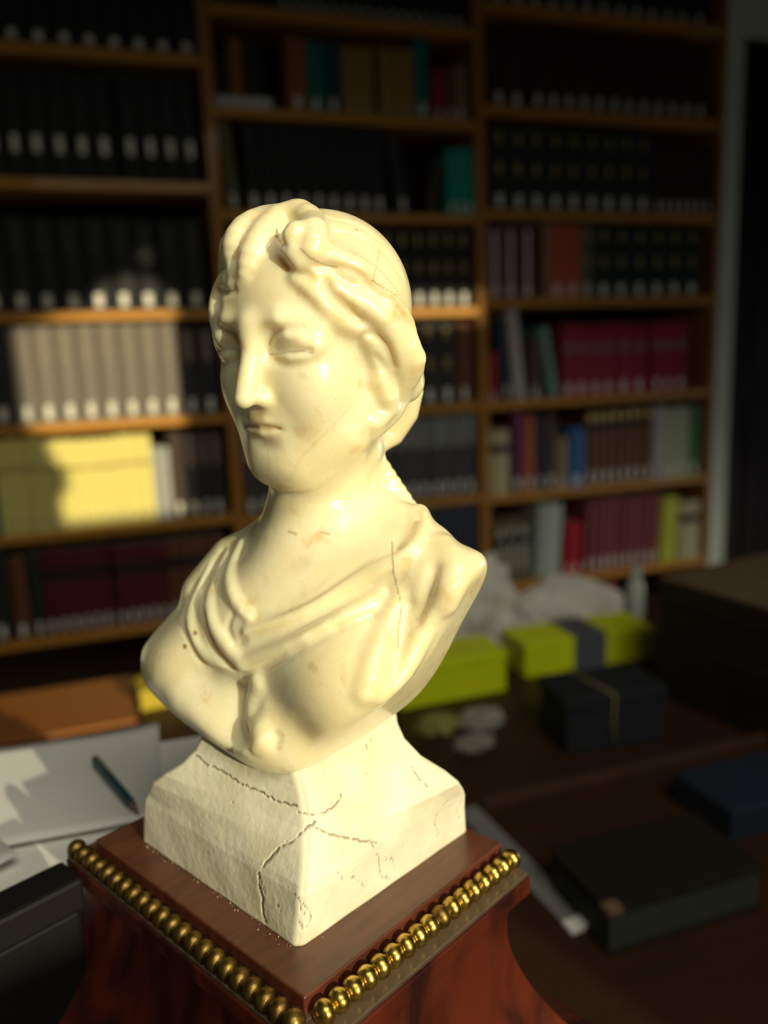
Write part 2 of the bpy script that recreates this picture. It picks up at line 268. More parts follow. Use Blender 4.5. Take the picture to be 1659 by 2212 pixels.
for un, ri, ents in ROWS:
    z = SHZ[un][ri]+.012; cnt = {}
    tot = {}
    for e in ents: tot[e[4]] = tot.get(e[4], 0)+e[2]
    gap = {}
    zs = SHZ[un][ri-1]-.018 if ri > 0 else 1.38
    for ua, ub, n, h, desc, col, fl, lean in ents:
        ua = max(ua, UNIT[un][0]+.022); ub = min(ub, UNIT[un][1]-.0195); wdt = (ub-ua)/n
        h = max(.15, min(h, zs-z-.006))
        if lean:
            wdt = max(.018, wdt*.92)
        for i in range(n):
            cnt[desc] = cnt.get(desc, 0)+1
            where = '%s visible row of the %s bookcase' % (ROWNAME[un][ri], UNIT[un][2])
            lab = ('%s, %s from left, %s' % (desc, ORD[cnt[desc]-1], where)) if tot[desc] > 1 else '%s in the %s' % (desc, where)
            hh = h+random.choice((-.004, -.002, 0, 0, .002)) if n > 1 else h
            u = ua+(i+.5)*(ub-ua)/n
            zb = z+.0003
            if lean:
                zb += abs(math.sin(math.radians(lean)))*wdt*.5
            book(u, zb, (wdt-.0012) if not (n > 1 and fl == 'lt' and col == 'taupe') else wdt-.004, hh, col, fl, lean, lab, 'book', ('books on the %s shelf of the %s bookcase' % (ROWNAME[un][ri], UNIT[un][2])) if tot[desc] > 1 else None)
# pale pile of papers lying flat on the second shelf of the middle bookcase, three small books standing on it
M_paper = mat('off_white_paper', (.80, .80, .75), .8, noise=(12, .5, (.74, .74, .69)))
pz = .746+.0125
t = empty('paper_pile', RM(.52, -.13, pz), 'pale flat pile of papers lying on a shelf above the head', 'paper pile')
for i in range(4):
    MB().box(-.088+random.uniform(0, .004), .088-random.uniform(0, .004), -.1, .1, i*.009, i*.009+.0085, .001).obj('paper_stack', M_paper, t)
for u, wdt, h, col, desc in ((.455, .034, .115, 'darkgreen', 'small dark green volume standing on the pale paper pile'), (.497, .038, .155, 'orange', 'ochre brown volume standing on the pale paper pile'), (.555, .06, .165, 'black', 'thick black volume standing on the pale paper pile')):
    book(u, pz+.0365, wdt, h, col, '', 0, desc, 'book', None)
def _smin(a,b,k):
    h=np.maximum(k-np.abs(a-b),0)/k
    return np.minimum(a,b)-h*h*k*0.25
def _rot(e):
    ax,ay,az=[math.radians(v) for v in e]
    cx,sx,cy,sy,cz,sz=math.cos(ax),math.sin(ax),math.cos(ay),math.sin(ay),math.cos(az),math.sin(az)
    X=np.array([[1,0,0],[0,cx,-sx],[0,sx,cx]]);Y=np.array([[cy,0,sy],[0,1,0],[-sy,0,cy]]);Z=np.array([[cz,-sz,0],[sz,cz,0],[0,0,1]])
    return (Z@Y@X).astype(np.float32)
def ev(pr,P):
    t=pr[1]
    if t=='e':   # ellipsoid centre radii euler
        c,r=np.array(pr[3],np.float32),np.array(pr[4],np.float32)
        q=(P-c)@_rot(pr[5])
        k0=np.sqrt(((q/r)**2).sum(1)); k1=np.sqrt(((q/(r*r))**2).sum(1))
        return np.where(k1>1e-6,k0*(k0-1)/np.maximum(k1,1e-6),-r.min())
    if t=='l':   # polyline with radius per point: [(x,y,z,r),...]
        L=np.array(pr[3],np.float32); d=None
        for i in range(len(L)-1):
            a,b=L[i,:3],L[i+1,:3]; ab=b-a
            h=np.clip(((P-a)@ab)/float(ab@ab),0,1)
            dd=np.sqrt(((P-a-h[:,None]*ab)**2).sum(1))-(L[i,3]+h*(L[i+1,3]-L[i,3]))
            d=dd if d is None else np.minimum(d,dd)
        return d
    if t=='p':   # planes (smooth max), inside where n.(p-c)<0
        d=None
        for n,c in pr[3]:
            n=np.array(n,np.float32); n=n/np.linalg.norm(n)
            dd=(P-np.array(c,np.float32))@n
            if d is None: d=dd
            else: d=-_smin(-d,-dd,pr[4])
        return d
def field(prims,P):
    d=None
    for pr in prims:
        op,k=pr[0],pr[2]
        v=ev(pr,P)
        if d is None: d=v
        elif op=='+': d=_smin(d,v,k)
        elif op=='-': d=-_smin(-d,v,k)
        elif op=='&': d=-_smin(-d,-v,k)
    return d
def mesh_field(prims,lo,hi,h,B=12):
    """sparse evaluation on blocks near the surface, then surface nets; returns verts, quads"""
    lo=np.array(lo,float);n=(np.ceil((np.array(hi)-lo)/h/B).astype(int))*B
    D=np.full(tuple(n+1),9.0,np.float32)
    nb=n//B
    I=np.stack(np.meshgrid(*[np.arange(k) for k in nb],indexing='ij'),-1).reshape(-1,3)
    cen=(lo+(I+0.5)*B*h).astype(np.float32); R=B*h*0.9
    dc=field(prims,cen)
    o=np.arange(B+1); O=np.stack(np.meshgrid(o,o,o,indexing='ij'),-1).reshape(-1,3)
    pc=[ev(p,cen) for p in prims]
    for j in range(len(I)):
        i=I[j]; sl=tuple(slice(a*B,a*B+B+1) for a in i)
        if abs(dc[j])>R*2.2:
            D[sl]=np.sign(dc[j])*5; 
    for j in np.nonzero(np.abs(dc)<=R*2.2)[0]:
        i=I[j]; sl=tuple(slice(a*B,a*B+B+1) for a in i)
        act=[p for p,v in zip(prims,pc) if (p[0]=='&' and v[j]>-2.5*R-p[2]) or (p[0]!='&' and v[j]<3.2*R+p[2])]
        if not act or act[0][0]!='+': act=[prims[0]]+act
        P=(lo+(i*B+O)*h).astype(np.float32)
        D[sl]=field(act,P).reshape(B+1,B+1,B+1)
    S=D<0
    c=[(a,b,e) for a in (0,1) for b in (0,1) for e in (0,1)]
    m=tuple(n); sub=lambda A,a:A[a[0]:a[0]+m[0],a[1]:a[1]+m[1],a[2]:a[2]+m[2]]
    cnt=sum(sub(S,a).astype(np.int8) for a in c)
    act=(cnt>0)&(cnt<8); idx=np.argwhere(act)
    vid=np.full(act.shape,-1,np.int32); vid[act]=np.arange(len(idx))
    acc=np.zeros((len(idx),3));w=np.zeros(len(idx))
    for a in c:
        for ax in range(3):
            if a[ax]: continue
            b=list(a);b[ax]=1;b=tuple(b)
            ia=idx+a; ib=idx+b
            da=D[ia[:,0],ia[:,1],ia[:,2]];db=D[ib[:,0],ib[:,1],ib[:,2]]
            cr=(da<0)!=(db<0); t=np.where(cr,da/np.where(cr,da-db,1),0)
            p=np.array(a,float)[None]+np.zeros((len(idx),3)); p[:,ax]+=t
            acc+=np.where(cr[:,None],p,0); w+=cr
    V=lo+(idx+acc/w[:,None])*h
    Q=[]
    for ax in range(3):
        b=[0,0,0];b[ax]=1
        s0=S[:-1,:-1,:-1];s1=S[b[0]:S.shape[0]-1+b[0],b[1]:S.shape[1]-1+b[1],b[2]:S.shape[2]-1+b[2]]
        e=np.argwhere(s0!=s1); u,v=[(1,2),(2,0),(0,1)][ax]
        e=e[(e[:,u]>0)&(e[:,v]>0)]
        fl=s0[e[:,0],e[:,1],e[:,2]]
        def g(du,dv):
            q=e.copy();q[:,u]-=du;q[:,v]-=dv; return vid[q[:,0],q[:,1],q[:,2]]
        f=np.stack([g(1,1),g(0,1),g(0,0),g(1,0)],1)
        f[~fl]=f[~fl][:,::-1]; Q.append(f)
    Q=np.concatenate(Q); Q=Q[(Q>=0).all(1)]
    # snap vertices to the true surface
    P=V.astype(np.float32); 
    return V,Q

PLV=[(-204.2,(-36.1,252.6),(-112.4,324.1),(31.7,322.0)),
(-184,(-33.2,252.2),(-109.3,322.3),(31.2,316.0)),
(-181,(-32.8,253.2),(-108.0,321.6),(30.6,314.0)),
(-172.5,(-31.7,260.0),(-103.1,315.6),(28.0,306.0)),
(-166.5,(-31.5,266.0),(-96.5,311.0),(22.5,304.5)),
(-160.5,(-32.4,270.5),(-88.0,308.5),(13.0,306.0)),
(-155,(-34,274.5),(-82.5,308.5),(6.5,311.0)),
(-150,(-35.7,277.2),(-79.6,308.8),(4.0,315.0)),
(-145,(-36,279),(-78.0,308.8),(3.6,316.3)),
(-141,(-36,286.),(-66.0,312),(-6,316.)),
(-138,(-36,290.),(-60.0,312),(-12,316.))]
def plinth_pt(side,s,t):
    """side 0..3 (near-right face, right-back, back-left, left-near), s along the side, t height fraction"""
    z=np.array([a[0] for a in PLV]);
    n=len(z)-1; f=t*n; i=np.clip(np.floor(f).astype(int),0,n-1); w=f-i
    A=np.array([[a[1],a[3],(a[2][0]+a[3][0]-a[1][0],a[2][1]+a[3][1]-a[1][1]),a[2]] for a in PLV])
    c=A[i]*(1-w)[:,None,None]+A[i+1]*w[:,None,None]; zz=z[i]*(1-w)+z[i+1]*w
    k=np.arange(len(s)); p=c[k,side]*(1-s)[:,None]+c[k,(side+1)%4]*s[:,None]
    cen=c.mean(1)
    # rounded corners: pull in near the ends
    Ls=np.linalg.norm(c[k,side]-c[k,(side+1)%4],axis=1); d=np.minimum(s,1-s)*Ls; r=4.0
    g=np.clip(1-d/r,0,1); dirn=cen-p; dirn/=np.linalg.norm(dirn,axis=1)[:,None]
    p=p+dirn*(g**2*1.7)[:,None]
    return np.concatenate([p,zz[:,None]],1)

BUST=[
('+','e',1,(-33.21,316.43,-116.28),(52,31,44),(0,0,-26)),
('+','e',14,(-44.43,315.6,-146.83),(34,29,20),(0,0,-26)),
('+','l',20,[(-24.52,316.69,-75.85,15),(4.62,299.72,-77.4,14),(27.82,287.51,-84.44,12)]),
('+','l',10,[(8.5,304.99,-71.57,6),(31.56,287.79,-85.72,7)]),
('+','l',20,[(-44.34,323.24,-84.45,13),(-76.54,334.7,-102.57,14),(-101.26,337.26,-127.65,12)]),
('+','e',14,(-11.9,288.6,-119.61),(28,27,27),(0,0,-26)),
('+','e',12,(-83.54,329.19,-130.43),(21,16,22),(0,0,-26)),
('+','e',12,(-35.35,293,-142.3),(17,14,13),(0,0,-26)),
('+','e',8,(-37.8,294.97,-150.36),(15,14,9),(0,0,-26)),
('+','l',14,[(25.38,290.01,-90.76,14),(15.53,292.29,-111.12,17),(1.02,295.17,-126.66,18)]),
('+','e',10,(-58.7,313.98,-148.55),(28,17,19),(0,0,-26)),
('+','e',10,(-73.5,323.09,-143.92),(20,15,18),(0,0,-26)),
('+','l',12,[(-79.52,316,-140.44,9),(-64.15,303,-145.03,11),(-49.81,293,-144.6,13),(-38.86,290,-146.42,12)]),
('&','p',7,[((0.772,-0.440,-0.460),(21.4,297.43,-112.56)),((0.533,-0.448,-0.718),(-17,309.9,-157.72)),((-0.566,-0.469,-0.678),(-85.41,330.69,-157.61)),((-0.064,-0.486,-0.871),(-41.53,301.98,-165.48)),((0.420,0.900,0.050),(-29.45,339.47,-103.87)),((-0.696,-0.242,0.676),(-87.8,337.7,-99.69)),((-0.915,-0.404,0.008),(-109.52,337.9,-128.65))],5),
('+','l',16,[(-25.64,326,-85.93,22),(-26.94,322,-65.52,20),(-25.15,320,-48.28,19.5),(-18.79,318,-33.57,20)]),
('+','l',9,[(-10.43,324,-54.19,7),(-4.52,322,-60.69,9),(6.72,314,-68.92,10)]),
('+','l',9,[(-48.68,330,-73.19,7),(-65.1,335,-80.7,8),(-78.25,336,-95.7,8)]),
('+','l',8,[(7.1,312,-66.64,8),(17.22,302,-71.22,7)]),
('+','e',8,(-21.59,313.93,16.41),(32.5,35,34),(-4,-3,144)),
('+','e',10,(-27.51,307.98,-8.19),(25,25,33),(-4,-3,144)),
('+','e',9,(-35.68,298.28,-35.13),(11,9,10),(-4,-3,144)),
('+','l',10,[(-40.42,331.18,-9.16,8.5),(-44.47,319.47,-26.24,8),(-41.67,304.65,-36.57,7.5)]),
('+','e',9,(-43.48,305.91,-21.4),(9,7,11),(-4,-3,144)),
('+','e',10,(-47.47,305.13,-7.41),(11,9,12),(-4,-3,144)),
('+','l',10,[(-1.64,303,-11.67,8.5),(-12.96,296.58,-28.28,8),(-28.74,295.26,-37.41,7.5)]),
('+','e',9,(-25.71,292.99,-22.56),(9,7,11),(-4,-3,144)),
('+','e',10,(-24.04,288.11,-8.93),(11,9,12),(-4,-3,144)),
('+','e',10,(-33.37,297.4,20),(24,15,20),(-4,-3,144)),
('+','l',5,[(-44.35,288.27,10.18,3),(-51.44,293.54,13.66,3.2),(-54.69,306.18,12.76,3)]),
('-','e',5,(-50.86,289.12,5.24),(5.5,5,4.8),(-4,-3,144)),
('-','e',6,(-56.62,293.93,5.67),(8,4.6,3.6),(-4,-3,144)),
('+','e',4,(-49.75,301.61,6.54),(10,7.6,6.2),(-4,-3,144)),
('+','l',3,[(-47.28,293.35,3.6,0.6),(-50.93,294.4,2.29,0.7),(-53.99,296.17,1.95,0.7),(-56.16,299.93,2.78,0.7),(-57.22,304.27,4.57,0.6)]),
('+','l',3,[(-47.39,293.05,5.18,0.6),(-50.76,293.31,7.62,0.8),(-54.34,295.07,8.98,0.8),(-56.51,298.92,8.72,0.8),(-57.91,304.87,6.43,0.7)]),
('-','l',2.2,[(-49.26,292.31,3.71,0.2),(-52.45,293.06,3.38,0.35),(-55.05,294.59,3.32,0.4),(-56.94,297.92,3.81,0.35),(-58.23,302.01,4.77,0.2)]),
('+','l',5,[(-39.5,284.75,9.87,3),(-32.05,279.45,12.41,3.2),(-19.14,280.35,10.46,3)]),
('-','e',5,(-37.12,279.14,4.35),(5.5,5,4.8),(-4,-3,144)),
('-','e',6,(-30.77,275.14,4),(8,4.6,3.6),(-4,-3,144)),
('+','e',4,(-25.51,284,4.97),(10,7.6,6.2),(-4,-3,144)),
('+','l',3,[(-34.35,283.96,2.76,0.6),(-32.35,280.9,1.09,0.7),(-29.76,278.56,0.38,0.7),(-25.46,277.62,0.79,0.7),(-20.87,277.86,2.21,0.6)]),
('+','l',3,[(-34.46,283.66,4.34,0.6),(-32.98,280.4,6.47,0.8),(-30.1,277.46,7.41,0.8),(-25.81,276.62,6.73,0.8),(-19.94,277.28,3.97,0.7)]),
('-','l',2.2,[(-34.72,281.74,2.77,0.2),(-33.06,278.97,2.13,0.35),(-30.82,276.98,1.75,0.4),(-27.04,276.2,1.88,0.35),(-22.68,276.19,2.47,0.2)]),
('+','l',5,[(-42.51,285.53,11.95,3.6),(-43.64,284.88,1.85,3.2),(-45.54,283.17,-8.33,3.6),(-46.49,282.28,-13.03,3.4)]),
('+','e',3,(-46.07,289.67,-12.98),(2.7,4.2,2.7),(-4,-3,144)),
('+','e',3,(-39.6,284.98,-13.4),(2.7,4.2,2.7),(-4,-3,144)),
('-','e',1.5,(-46.47,287.04,-16.42),(1,1.6,0.7),(-4,-3,144)),
('-','e',1.5,(-42.27,283.99,-16.7),(1,1.6,0.7),(-4,-3,144)),
('+','e',6,(-38.43,294.17,-21.93),(10,7,9.5),(-4,-3,144)),
('+','l',2.6,[(-46.36,296.87,-21.79,1),(-44.21,291.23,-20.88,1.8),(-42.02,289.18,-21.36,1.8),(-39.36,287.71,-21.19,1.8),(-33.44,287.47,-22.63,1)]),
('+','l',2.6,[(-45.39,295.87,-24.29,1.2),(-41.56,290.2,-25.59,2.2),(-34.89,288.24,-24.97,1.2)]),
('-','l',2.6,[(-47.83,295.8,-22.88,0.15),(-45.67,291.14,-23.19,0.4),(-43.14,287.83,-23.59,0.4),(-39.2,286.44,-23.61,0.4),(-34.1,285.82,-23.77,0.15)]),
('-','e',4,(-43.68,287.65,-29.83),(7,3,2.2),(-4,-3,144)),
('+','e',3,(-20.41,315.33,19.04),(33.5,34,34.2),(-4,-3,144)),
('+','e',6,(-7.47,335.34,-5.82),(20,14,17),(-4,-3,144)),
('+','l',4,[(-47.6,300.03,38.32,7),(-50.61,315.31,30.62,8),(-49.58,328.11,17.69,8.5),(-44.51,337.96,4.49,8.5),(-36.58,343.1,-7.12,8.5)]),
('+','l',4,[(-24.98,283.59,36.85,7),(-10.21,285.97,28.01,8),(0.51,291.71,14.44,8.5),(7.2,300.39,1.14,8.5),(8.66,310.23,-10.05,8.5)]),
('+','l',2.5,[(-23.16,278.1,31.87,3.2),(-20.4,278.37,28.77,3.7),(-16.87,278.8,25.02,4.2),(-13.66,279.65,22.19,4.26),(-10.33,280.72,19.85,4.2),(-6.91,281.52,18.36,4.2),(-3.52,282.32,16.72,4.2),(0.03,283.52,13.96,4.19),(3.14,285.3,10.56,4.2),(5.33,288.15,6.19,4.31),(6.96,291.17,1.17,4.4),(8.36,294.86,-4.42,4.33),(8.72,299.7,-10.34,4.2),(7.28,303.88,-15.74,4.15),(4.44,302.93,-20.47,4),(1.01,301.76,-24.38,3.49),(-1.82,297.47,-26.67,3)]),
('+','l',2.5,[(-25.84,278.12,25.89,2.4),(-22.61,277.6,23.28,2.89),(-18.65,277.87,19.79,3.4),(-15.55,278.93,15.89,3.55),(-12.4,281.09,12.32,3.6),(-8.5,283.78,10.37,3.68),(-4.72,285.93,8.51,3.8),(-2.06,288.23,5.34,4.1),(-0.18,291.21,1.42,4.4),(0.52,294.09,-3.41,4.58),(0.86,294.36,-8.62,4.6),(2.28,295.56,-13.8,4.4),(2.9,298.67,-18.62,4),(0.39,296.82,-21.97,3.26),(-2.32,294.03,-23.98,2.6)]),
('+','l',2.5,[(-18.03,278.71,34.17,3.2),(-14.51,279.03,32.09,3.6),(-9.97,279.48,29.58,4),(-6.29,280.64,28.36,4.05),(-2.5,283.35,26.53,4),(1.01,285.62,23.13,4),(4.22,286.99,18.97,4),(7.05,288.85,14.8,4),(9.43,291.93,10.06,4),(10.36,292.88,5.36,4.02),(10.86,294.09,0.99,4),(11.63,296.18,-2.49,3.8),(12.28,298.9,-5.25,3.6)]),
('+','l',2,[(10.07,291.49,4.82,3),(11.19,293.06,2.03,4.06),(12.13,294.83,-1.53,5),(11.64,296.93,-5.07,4.62),(10.9,298.69,-7.92,4)]),
('-','l',1.5,[(-24.05,275,33.35,0.9),(-21.34,274.64,31.25,1),(-17.81,274.97,29.19,1.1),(-14.25,275.7,28.71,1.12),(-10.44,275.36,28.38,1.1),(-6.83,276.31,27.04,1.04),(-3.72,278.22,25.1,1),(-1.93,280.11,22.2,1.04),(-0.07,280.47,19.46,1.1),(2.88,281.93,18.67,1.11),(6.07,283.14,17.77,1.1),(8.62,284.74,14.24,1.06),(10.7,287.29,10.08,1),(11.95,288.25,6.56,0.94),(12.63,288.64,3.84,0.9)]),
('-','l',2.5,[(-16.53,274.43,25.4,1),(-15.89,274.77,22.69,1.21),(-14.58,275.43,19.51,1.4),(-12.16,276.68,17.25,1.35),(-9.59,278.5,15.26,1.2),(-7.44,279.96,13.39,0.99),(-5.93,280.85,12.02,0.8)]),
('-','l',1.5,[(-7.16,284.25,5.12,0.8),(-5,282.39,6.45,0.89),(-2.23,282.8,7.35,1),(0.53,284.13,5.89,1.06),(3,285.43,3.26,1.1),(4.44,287.51,-0.56,1.11),(5.21,289.79,-3.93,1.1)]),
('-','l',1.5,[(-1.07,287.01,-0.5,0.8),(0.77,288.14,-2.42,1.01),(2.88,289.93,-5.33,1.2),(4.27,291.01,-9.73,1.12),(5.12,291.92,-13.55,1)]),
('-','l',1.2,[(-18.14,288.76,42.02,0.6),(-13.45,290.77,42.1,0.7),(-7.3,293.07,41.43,0.8),(-1.52,295.13,38.9,0.82),(3.73,298.02,35.47,0.8),(7.6,300.38,30.85,0.75),(10.14,303.08,27.01,0.7)]),
('-','l',1.2,[(-16.82,296.64,47.68,0.5),(-11.74,297.08,46.75,0.6),(-5.68,299.23,45.35,0.7),(-1.02,299.82,42.39,0.71),(2.26,300.77,39.8,0.7)]),
('+','l',2,[(-26.78,302.09,49.58,5),(-29.82,302.88,49.16,5.29),(-33.48,303.29,48.01,5.6),(-35.6,297.92,44.83,5.79),(-37.37,292.57,41.22,5.8),(-39.23,289.34,37.93,5.53),(-40.96,287.57,34.76,5),(-42.33,286.37,31.49,4.12),(-43.36,285.88,28.7,3.2),(-43.91,286.03,27.1,2.49),(-44.14,286.26,26.24,2)]),
('+','l',2,[(-30.5,308.64,50.31,4.6),(-34.09,307.81,49.92,4.79),(-38.47,306.62,49.09,5),(-41.64,299.84,46.59,5.15),(-44.93,299.38,44.68,5.2),(-46.39,295,41.57,5.09),(-47.56,293.83,38.75,4.8),(-48.19,293.77,36.16,4.25),(-48.28,293.69,33.54,3.6),(-47.75,291.94,30.82,2.93),(-47.12,290.13,29.09,2.4)]),
('+','l',2,[(-27.22,308.96,51.32,5),(-24.8,301.64,49.16,5.2),(-22.42,297.02,46.92,5.4),(-20.79,293.27,44.29,5.47),(-19.61,280.96,40.01,5.4),(-19.41,277.64,36.64,5.1),(-20.19,276.55,34.09,4.6),(-21.31,276.58,32.65,3.75),(-22.42,276.6,31.31,3)]),
('+','l',2,[(-25.03,278.28,40.06,4),(-26.01,277.66,38.36,4.18),(-26.79,277.69,36.2,4.2),(-25.52,277.06,33.09,3.61),(-24.34,276.17,30.96,3)]),
('-','l',1.2,[(-31.34,289.68,42.94,0.9),(-31.44,281.36,40.18,1.25),(-31.3,277.49,38.01,1.6),(-30.28,274.42,36.61,1.64),(-29.43,273.7,35.87,1.6)]),
('-','l',1.2,[(-32.48,286.98,45.15,0.6),(-34.62,284.34,42.89,0.81),(-37.44,281.57,39.51,1),(-39.01,280.46,36.59,0.98),(-40.94,279.96,33.12,0.9),(-43.43,279.95,29.87,0.84),(-45.24,280.4,28.81,0.8)]),
('-','l',1.2,[(-39.68,291.36,50,0.5),(-42.36,289.8,47.66,0.71),(-44.44,288.49,44.68,0.9),(-45.98,286.91,40.85,0.88),(-46.63,286.41,37.36,0.8)]),
('+','l',2,[(-47.74,292.9,28.87,3.4),(-49.72,295.29,28.08,3.81),(-52.6,300.58,26.84,4.2),(-54.68,302.68,24.29,4.18),(-55.93,302.19,21.13,4),(-56.49,301.28,17.57,3.83),(-56.83,302.32,14.44,3.6),(-56.46,303.26,10.88,3.28),(-55,297.84,8.51,3)]),
('+','l',2,[(-42.15,286.9,26.59,3),(-44.53,288.6,25.7,3.54),(-47.4,291.15,24.35,4),(-49.27,293,22.26,3.76),(-50.52,294.37,20.14,3.4)]),
('-','l',1.5,[(-55.91,297.82,24.48,0.8),(-54.08,295.53,23.87,0.97),(-51.14,288.99,23.04,1.1),(-49.33,287.36,23.26,0.97),(-48.08,286.46,23.64,0.8)]),
('+','l',4,[(11.53,328,-14.52,6),(9.47,330,-22.85,6),(4.13,330,-31.04,5.5),(-2.22,326,-35.44,4)]),
('+','l',3,[(-5.15,322,-35.44,3.4),(-3.19,324,-41.32,3.4),(0.63,326,-48.69,3.5),(5.07,326,-55.32,3.5),(9.52,325,-62.19,3.6)]),
('+','l',1.2,[(-6.05,323,-39.22,2.3),(-2.86,324,-37.61,2.6)]),
('+','l',1.2,[(-4.13,323.43,-42.46,2.3),(-0.92,324.43,-40.85,2.6)]),
('+','l',1.2,[(-2.2,323.86,-45.71,2.3),(1.03,324.86,-44.1,2.6)]),
('+','l',1.2,[(-0.25,324.29,-48.99,2.3),(2.99,325.29,-47.38,2.6)]),
('+','l',1.2,[(1.71,324.71,-52.29,2.3),(4.96,325.71,-50.68,2.6)]),
('+','l',1.2,[(3.68,325.14,-55.61,2.3),(6.95,326.14,-54,2.6)]),
('+','l',1.2,[(5.66,325.57,-58.95,2.3),(8.95,326.57,-57.34,2.6)]),
('+','l',1.2,[(7.66,326,-62.31,2.3),(10.96,327,-60.7,2.6)]),
('+','l',3,[(13.82,309.34,-60.66,3.5),(13.95,303.83,-61.89,3.5),(13.71,298.75,-64,3.5),(12.11,293.9,-66.4,3.5),(9.84,290.05,-68.91,3.5),(7.75,287.89,-71.21,3.49),(4.68,287.07,-73.57,3.5),(-0.68,287.52,-76.16,3.55),(-6.67,288.75,-79.02,3.6),(-11.53,289.21,-81.48,3.61),(-16.54,289.05,-84.07,3.6),(-22.89,288.26,-87.73,3.61),(-29.68,288.05,-91.55,3.6),(-36.8,289.33,-95.08,3.52),(-43.49,291.5,-98.19,3.4),(-48.74,293.57,-100.37,3.19),(-52.21,295.16,-101.76,3)]),
('+','l',2.5,[(-2,285.57,-86.07,2.5),(-5.22,284.7,-87.9,2.74),(-9.13,283,-89.86,3),(-12.09,281.88,-91.01,3.12),(-15.87,280.68,-92.5,3.2),(-22.2,279.2,-95.6,3.31),(-29.45,279.74,-99.5,3.4),(-36.6,283.17,-103.19,3.44),(-43.65,287.73,-106.91,3.4),(-50.24,291.7,-110.67,3.2),(-54.94,294.35,-113.48,3)]),
('+','l',2.5,[(-57.72,322.77,-73.27,2.2),(-59.63,321.53,-76.9,2.39),(-61.43,318.7,-81.1,2.6),(-61.72,314.45,-83.47,2.73),(-61.21,310.22,-85.6,2.8),(-59.84,305.77,-88.17,2.84),(-57.94,302.28,-90.82,2.8),(-55,299.24,-93.22,2.6),(-52.43,296.98,-94.94,2.4)]),
('+','l',2.5,[(-64.13,325.26,-78.63,2),(-66.46,323.85,-83.15,2.39),(-68.63,320.14,-88.34,2.8),(-69.62,315.54,-91.95,2.95),(-69.83,311.67,-95.44,3),(-68.72,308.05,-98.99,3.01),(-66.84,305.31,-102.72,3),(-63.96,302.26,-106.33,3.02),(-60.67,299.07,-109.37,3),(-57.35,296.32,-111.8,2.8),(-54.83,294.52,-113.49,2.6)]),
('+','l',2.5,[(-71.66,327.05,-84.84,2),(-74.59,326.1,-89.51,2.39),(-77.69,324.33,-95.12,2.8),(-79.13,322.09,-99.03,2.95),(-79.34,318.74,-102.35,3),(-78.5,315.29,-106.02,3.02),(-76.95,312.92,-109.9,3),(-73.88,310.41,-113.27,2.93),(-69.88,307.11,-115.78,2.8),(-64.95,302.4,-117.06,2.59),(-61.17,299.23,-117.86,2.4)]),
('+','l',4,[(4.43,284.29,-85.79,2),(2.02,282.48,-91.16,2.48),(-1.04,277.55,-96.6,3),(-3.51,272.78,-100.49,3.29),(-5.65,268.64,-104.34,3.4),(-7.62,265.24,-109.32,3.22),(-9.19,263.68,-113.57,3)]),
('+','l',4,[(15.63,277.63,-90.87,2),(13.3,277.57,-95.49,2.5),(10.18,276.36,-100.98,3),(7.7,274.59,-105.53,3.1),(4.97,272.59,-109.67,3),(0.36,269.11,-113.37,2.7),(-3.54,266.93,-116.26,2.4)]),
('+','l',5,[(21.52,291.58,-69.79,3),(23.27,285.95,-71.96,3.22),(24.47,280.5,-75.41,3.4),(22.7,277.12,-81.02,3.22),(20.59,277.17,-86.67,3)]),
('-','l',1.6,[(12.34,304.39,-57.92,0.8),(12.89,300.39,-59.23,0.9),(12.93,295.89,-61.18,1),(11.38,291.54,-63.44,1.02),(8.94,288.13,-65.77,1),(5.96,286.86,-67.86,0.94),(2.27,286.84,-69.9,0.9),(-2.51,287.56,-71.75,0.94),(-7.81,288.6,-73.97,1),(-13.19,288.58,-77.18,1.05),(-18.5,287.92,-80.5,1.1),(-23.39,287.35,-83.42,1.16),(-28.31,287.2,-86.2,1.2),(-33.82,287.96,-89,1.16),(-39.35,289.62,-91.52,1.1),(-44.49,291.9,-93.3,1.06),(-48.97,294.05,-94.26,1),(-52.16,294.56,-93.58,0.84),(-54.48,295.67,-92.96,0.7)]),
('-','l',2.2,[(0.74,283.8,-77.68,0.5),(-5.73,285.11,-81.46,0.73),(-14.2,284.84,-85.76,1),(-22.49,283.52,-89.8,1.18),(-30.12,283.51,-93.67,1.3),(-35.11,284.64,-95.85,1.31),(-39.26,285.95,-97.36,1.3),(-44.08,287.72,-99.23,1.42),(-48.79,289.79,-101.11,1.5),(-53.39,292.08,-103.09,1.36),(-57.17,295.55,-105.12,1.2)]),
('-','l',2.4,[(-5.72,279.98,-91.19,0.6),(-12.43,277.42,-92.63,0.79),(-21.03,275.49,-95.28,1),(-29.23,275.83,-99.5,1.11),(-37.3,279.56,-105.14,1.2),(-44.14,285.06,-110.92,1.32),(-49.75,289.47,-115.46,1.4),(-54.08,292.21,-117.6,1.31),(-56.99,294.24,-118.53,1.2)]),
('-','l',2,[(-67.25,327.09,-76.52,0.6),(-70.85,326.59,-81.04,0.79),(-74.22,324.01,-86.54,1),(-75.14,321.45,-91.75,1.11),(-73.9,314.02,-95.6,1.2),(-72.36,308.09,-99.98,1.31),(-71.23,306.72,-105.2,1.4),(-69.56,304.88,-108.82,1.43),(-67.15,302.47,-111.64,1.4),(-63.13,298.53,-114.15,1.25),(-59.82,295.95,-116.2,1.1)]),
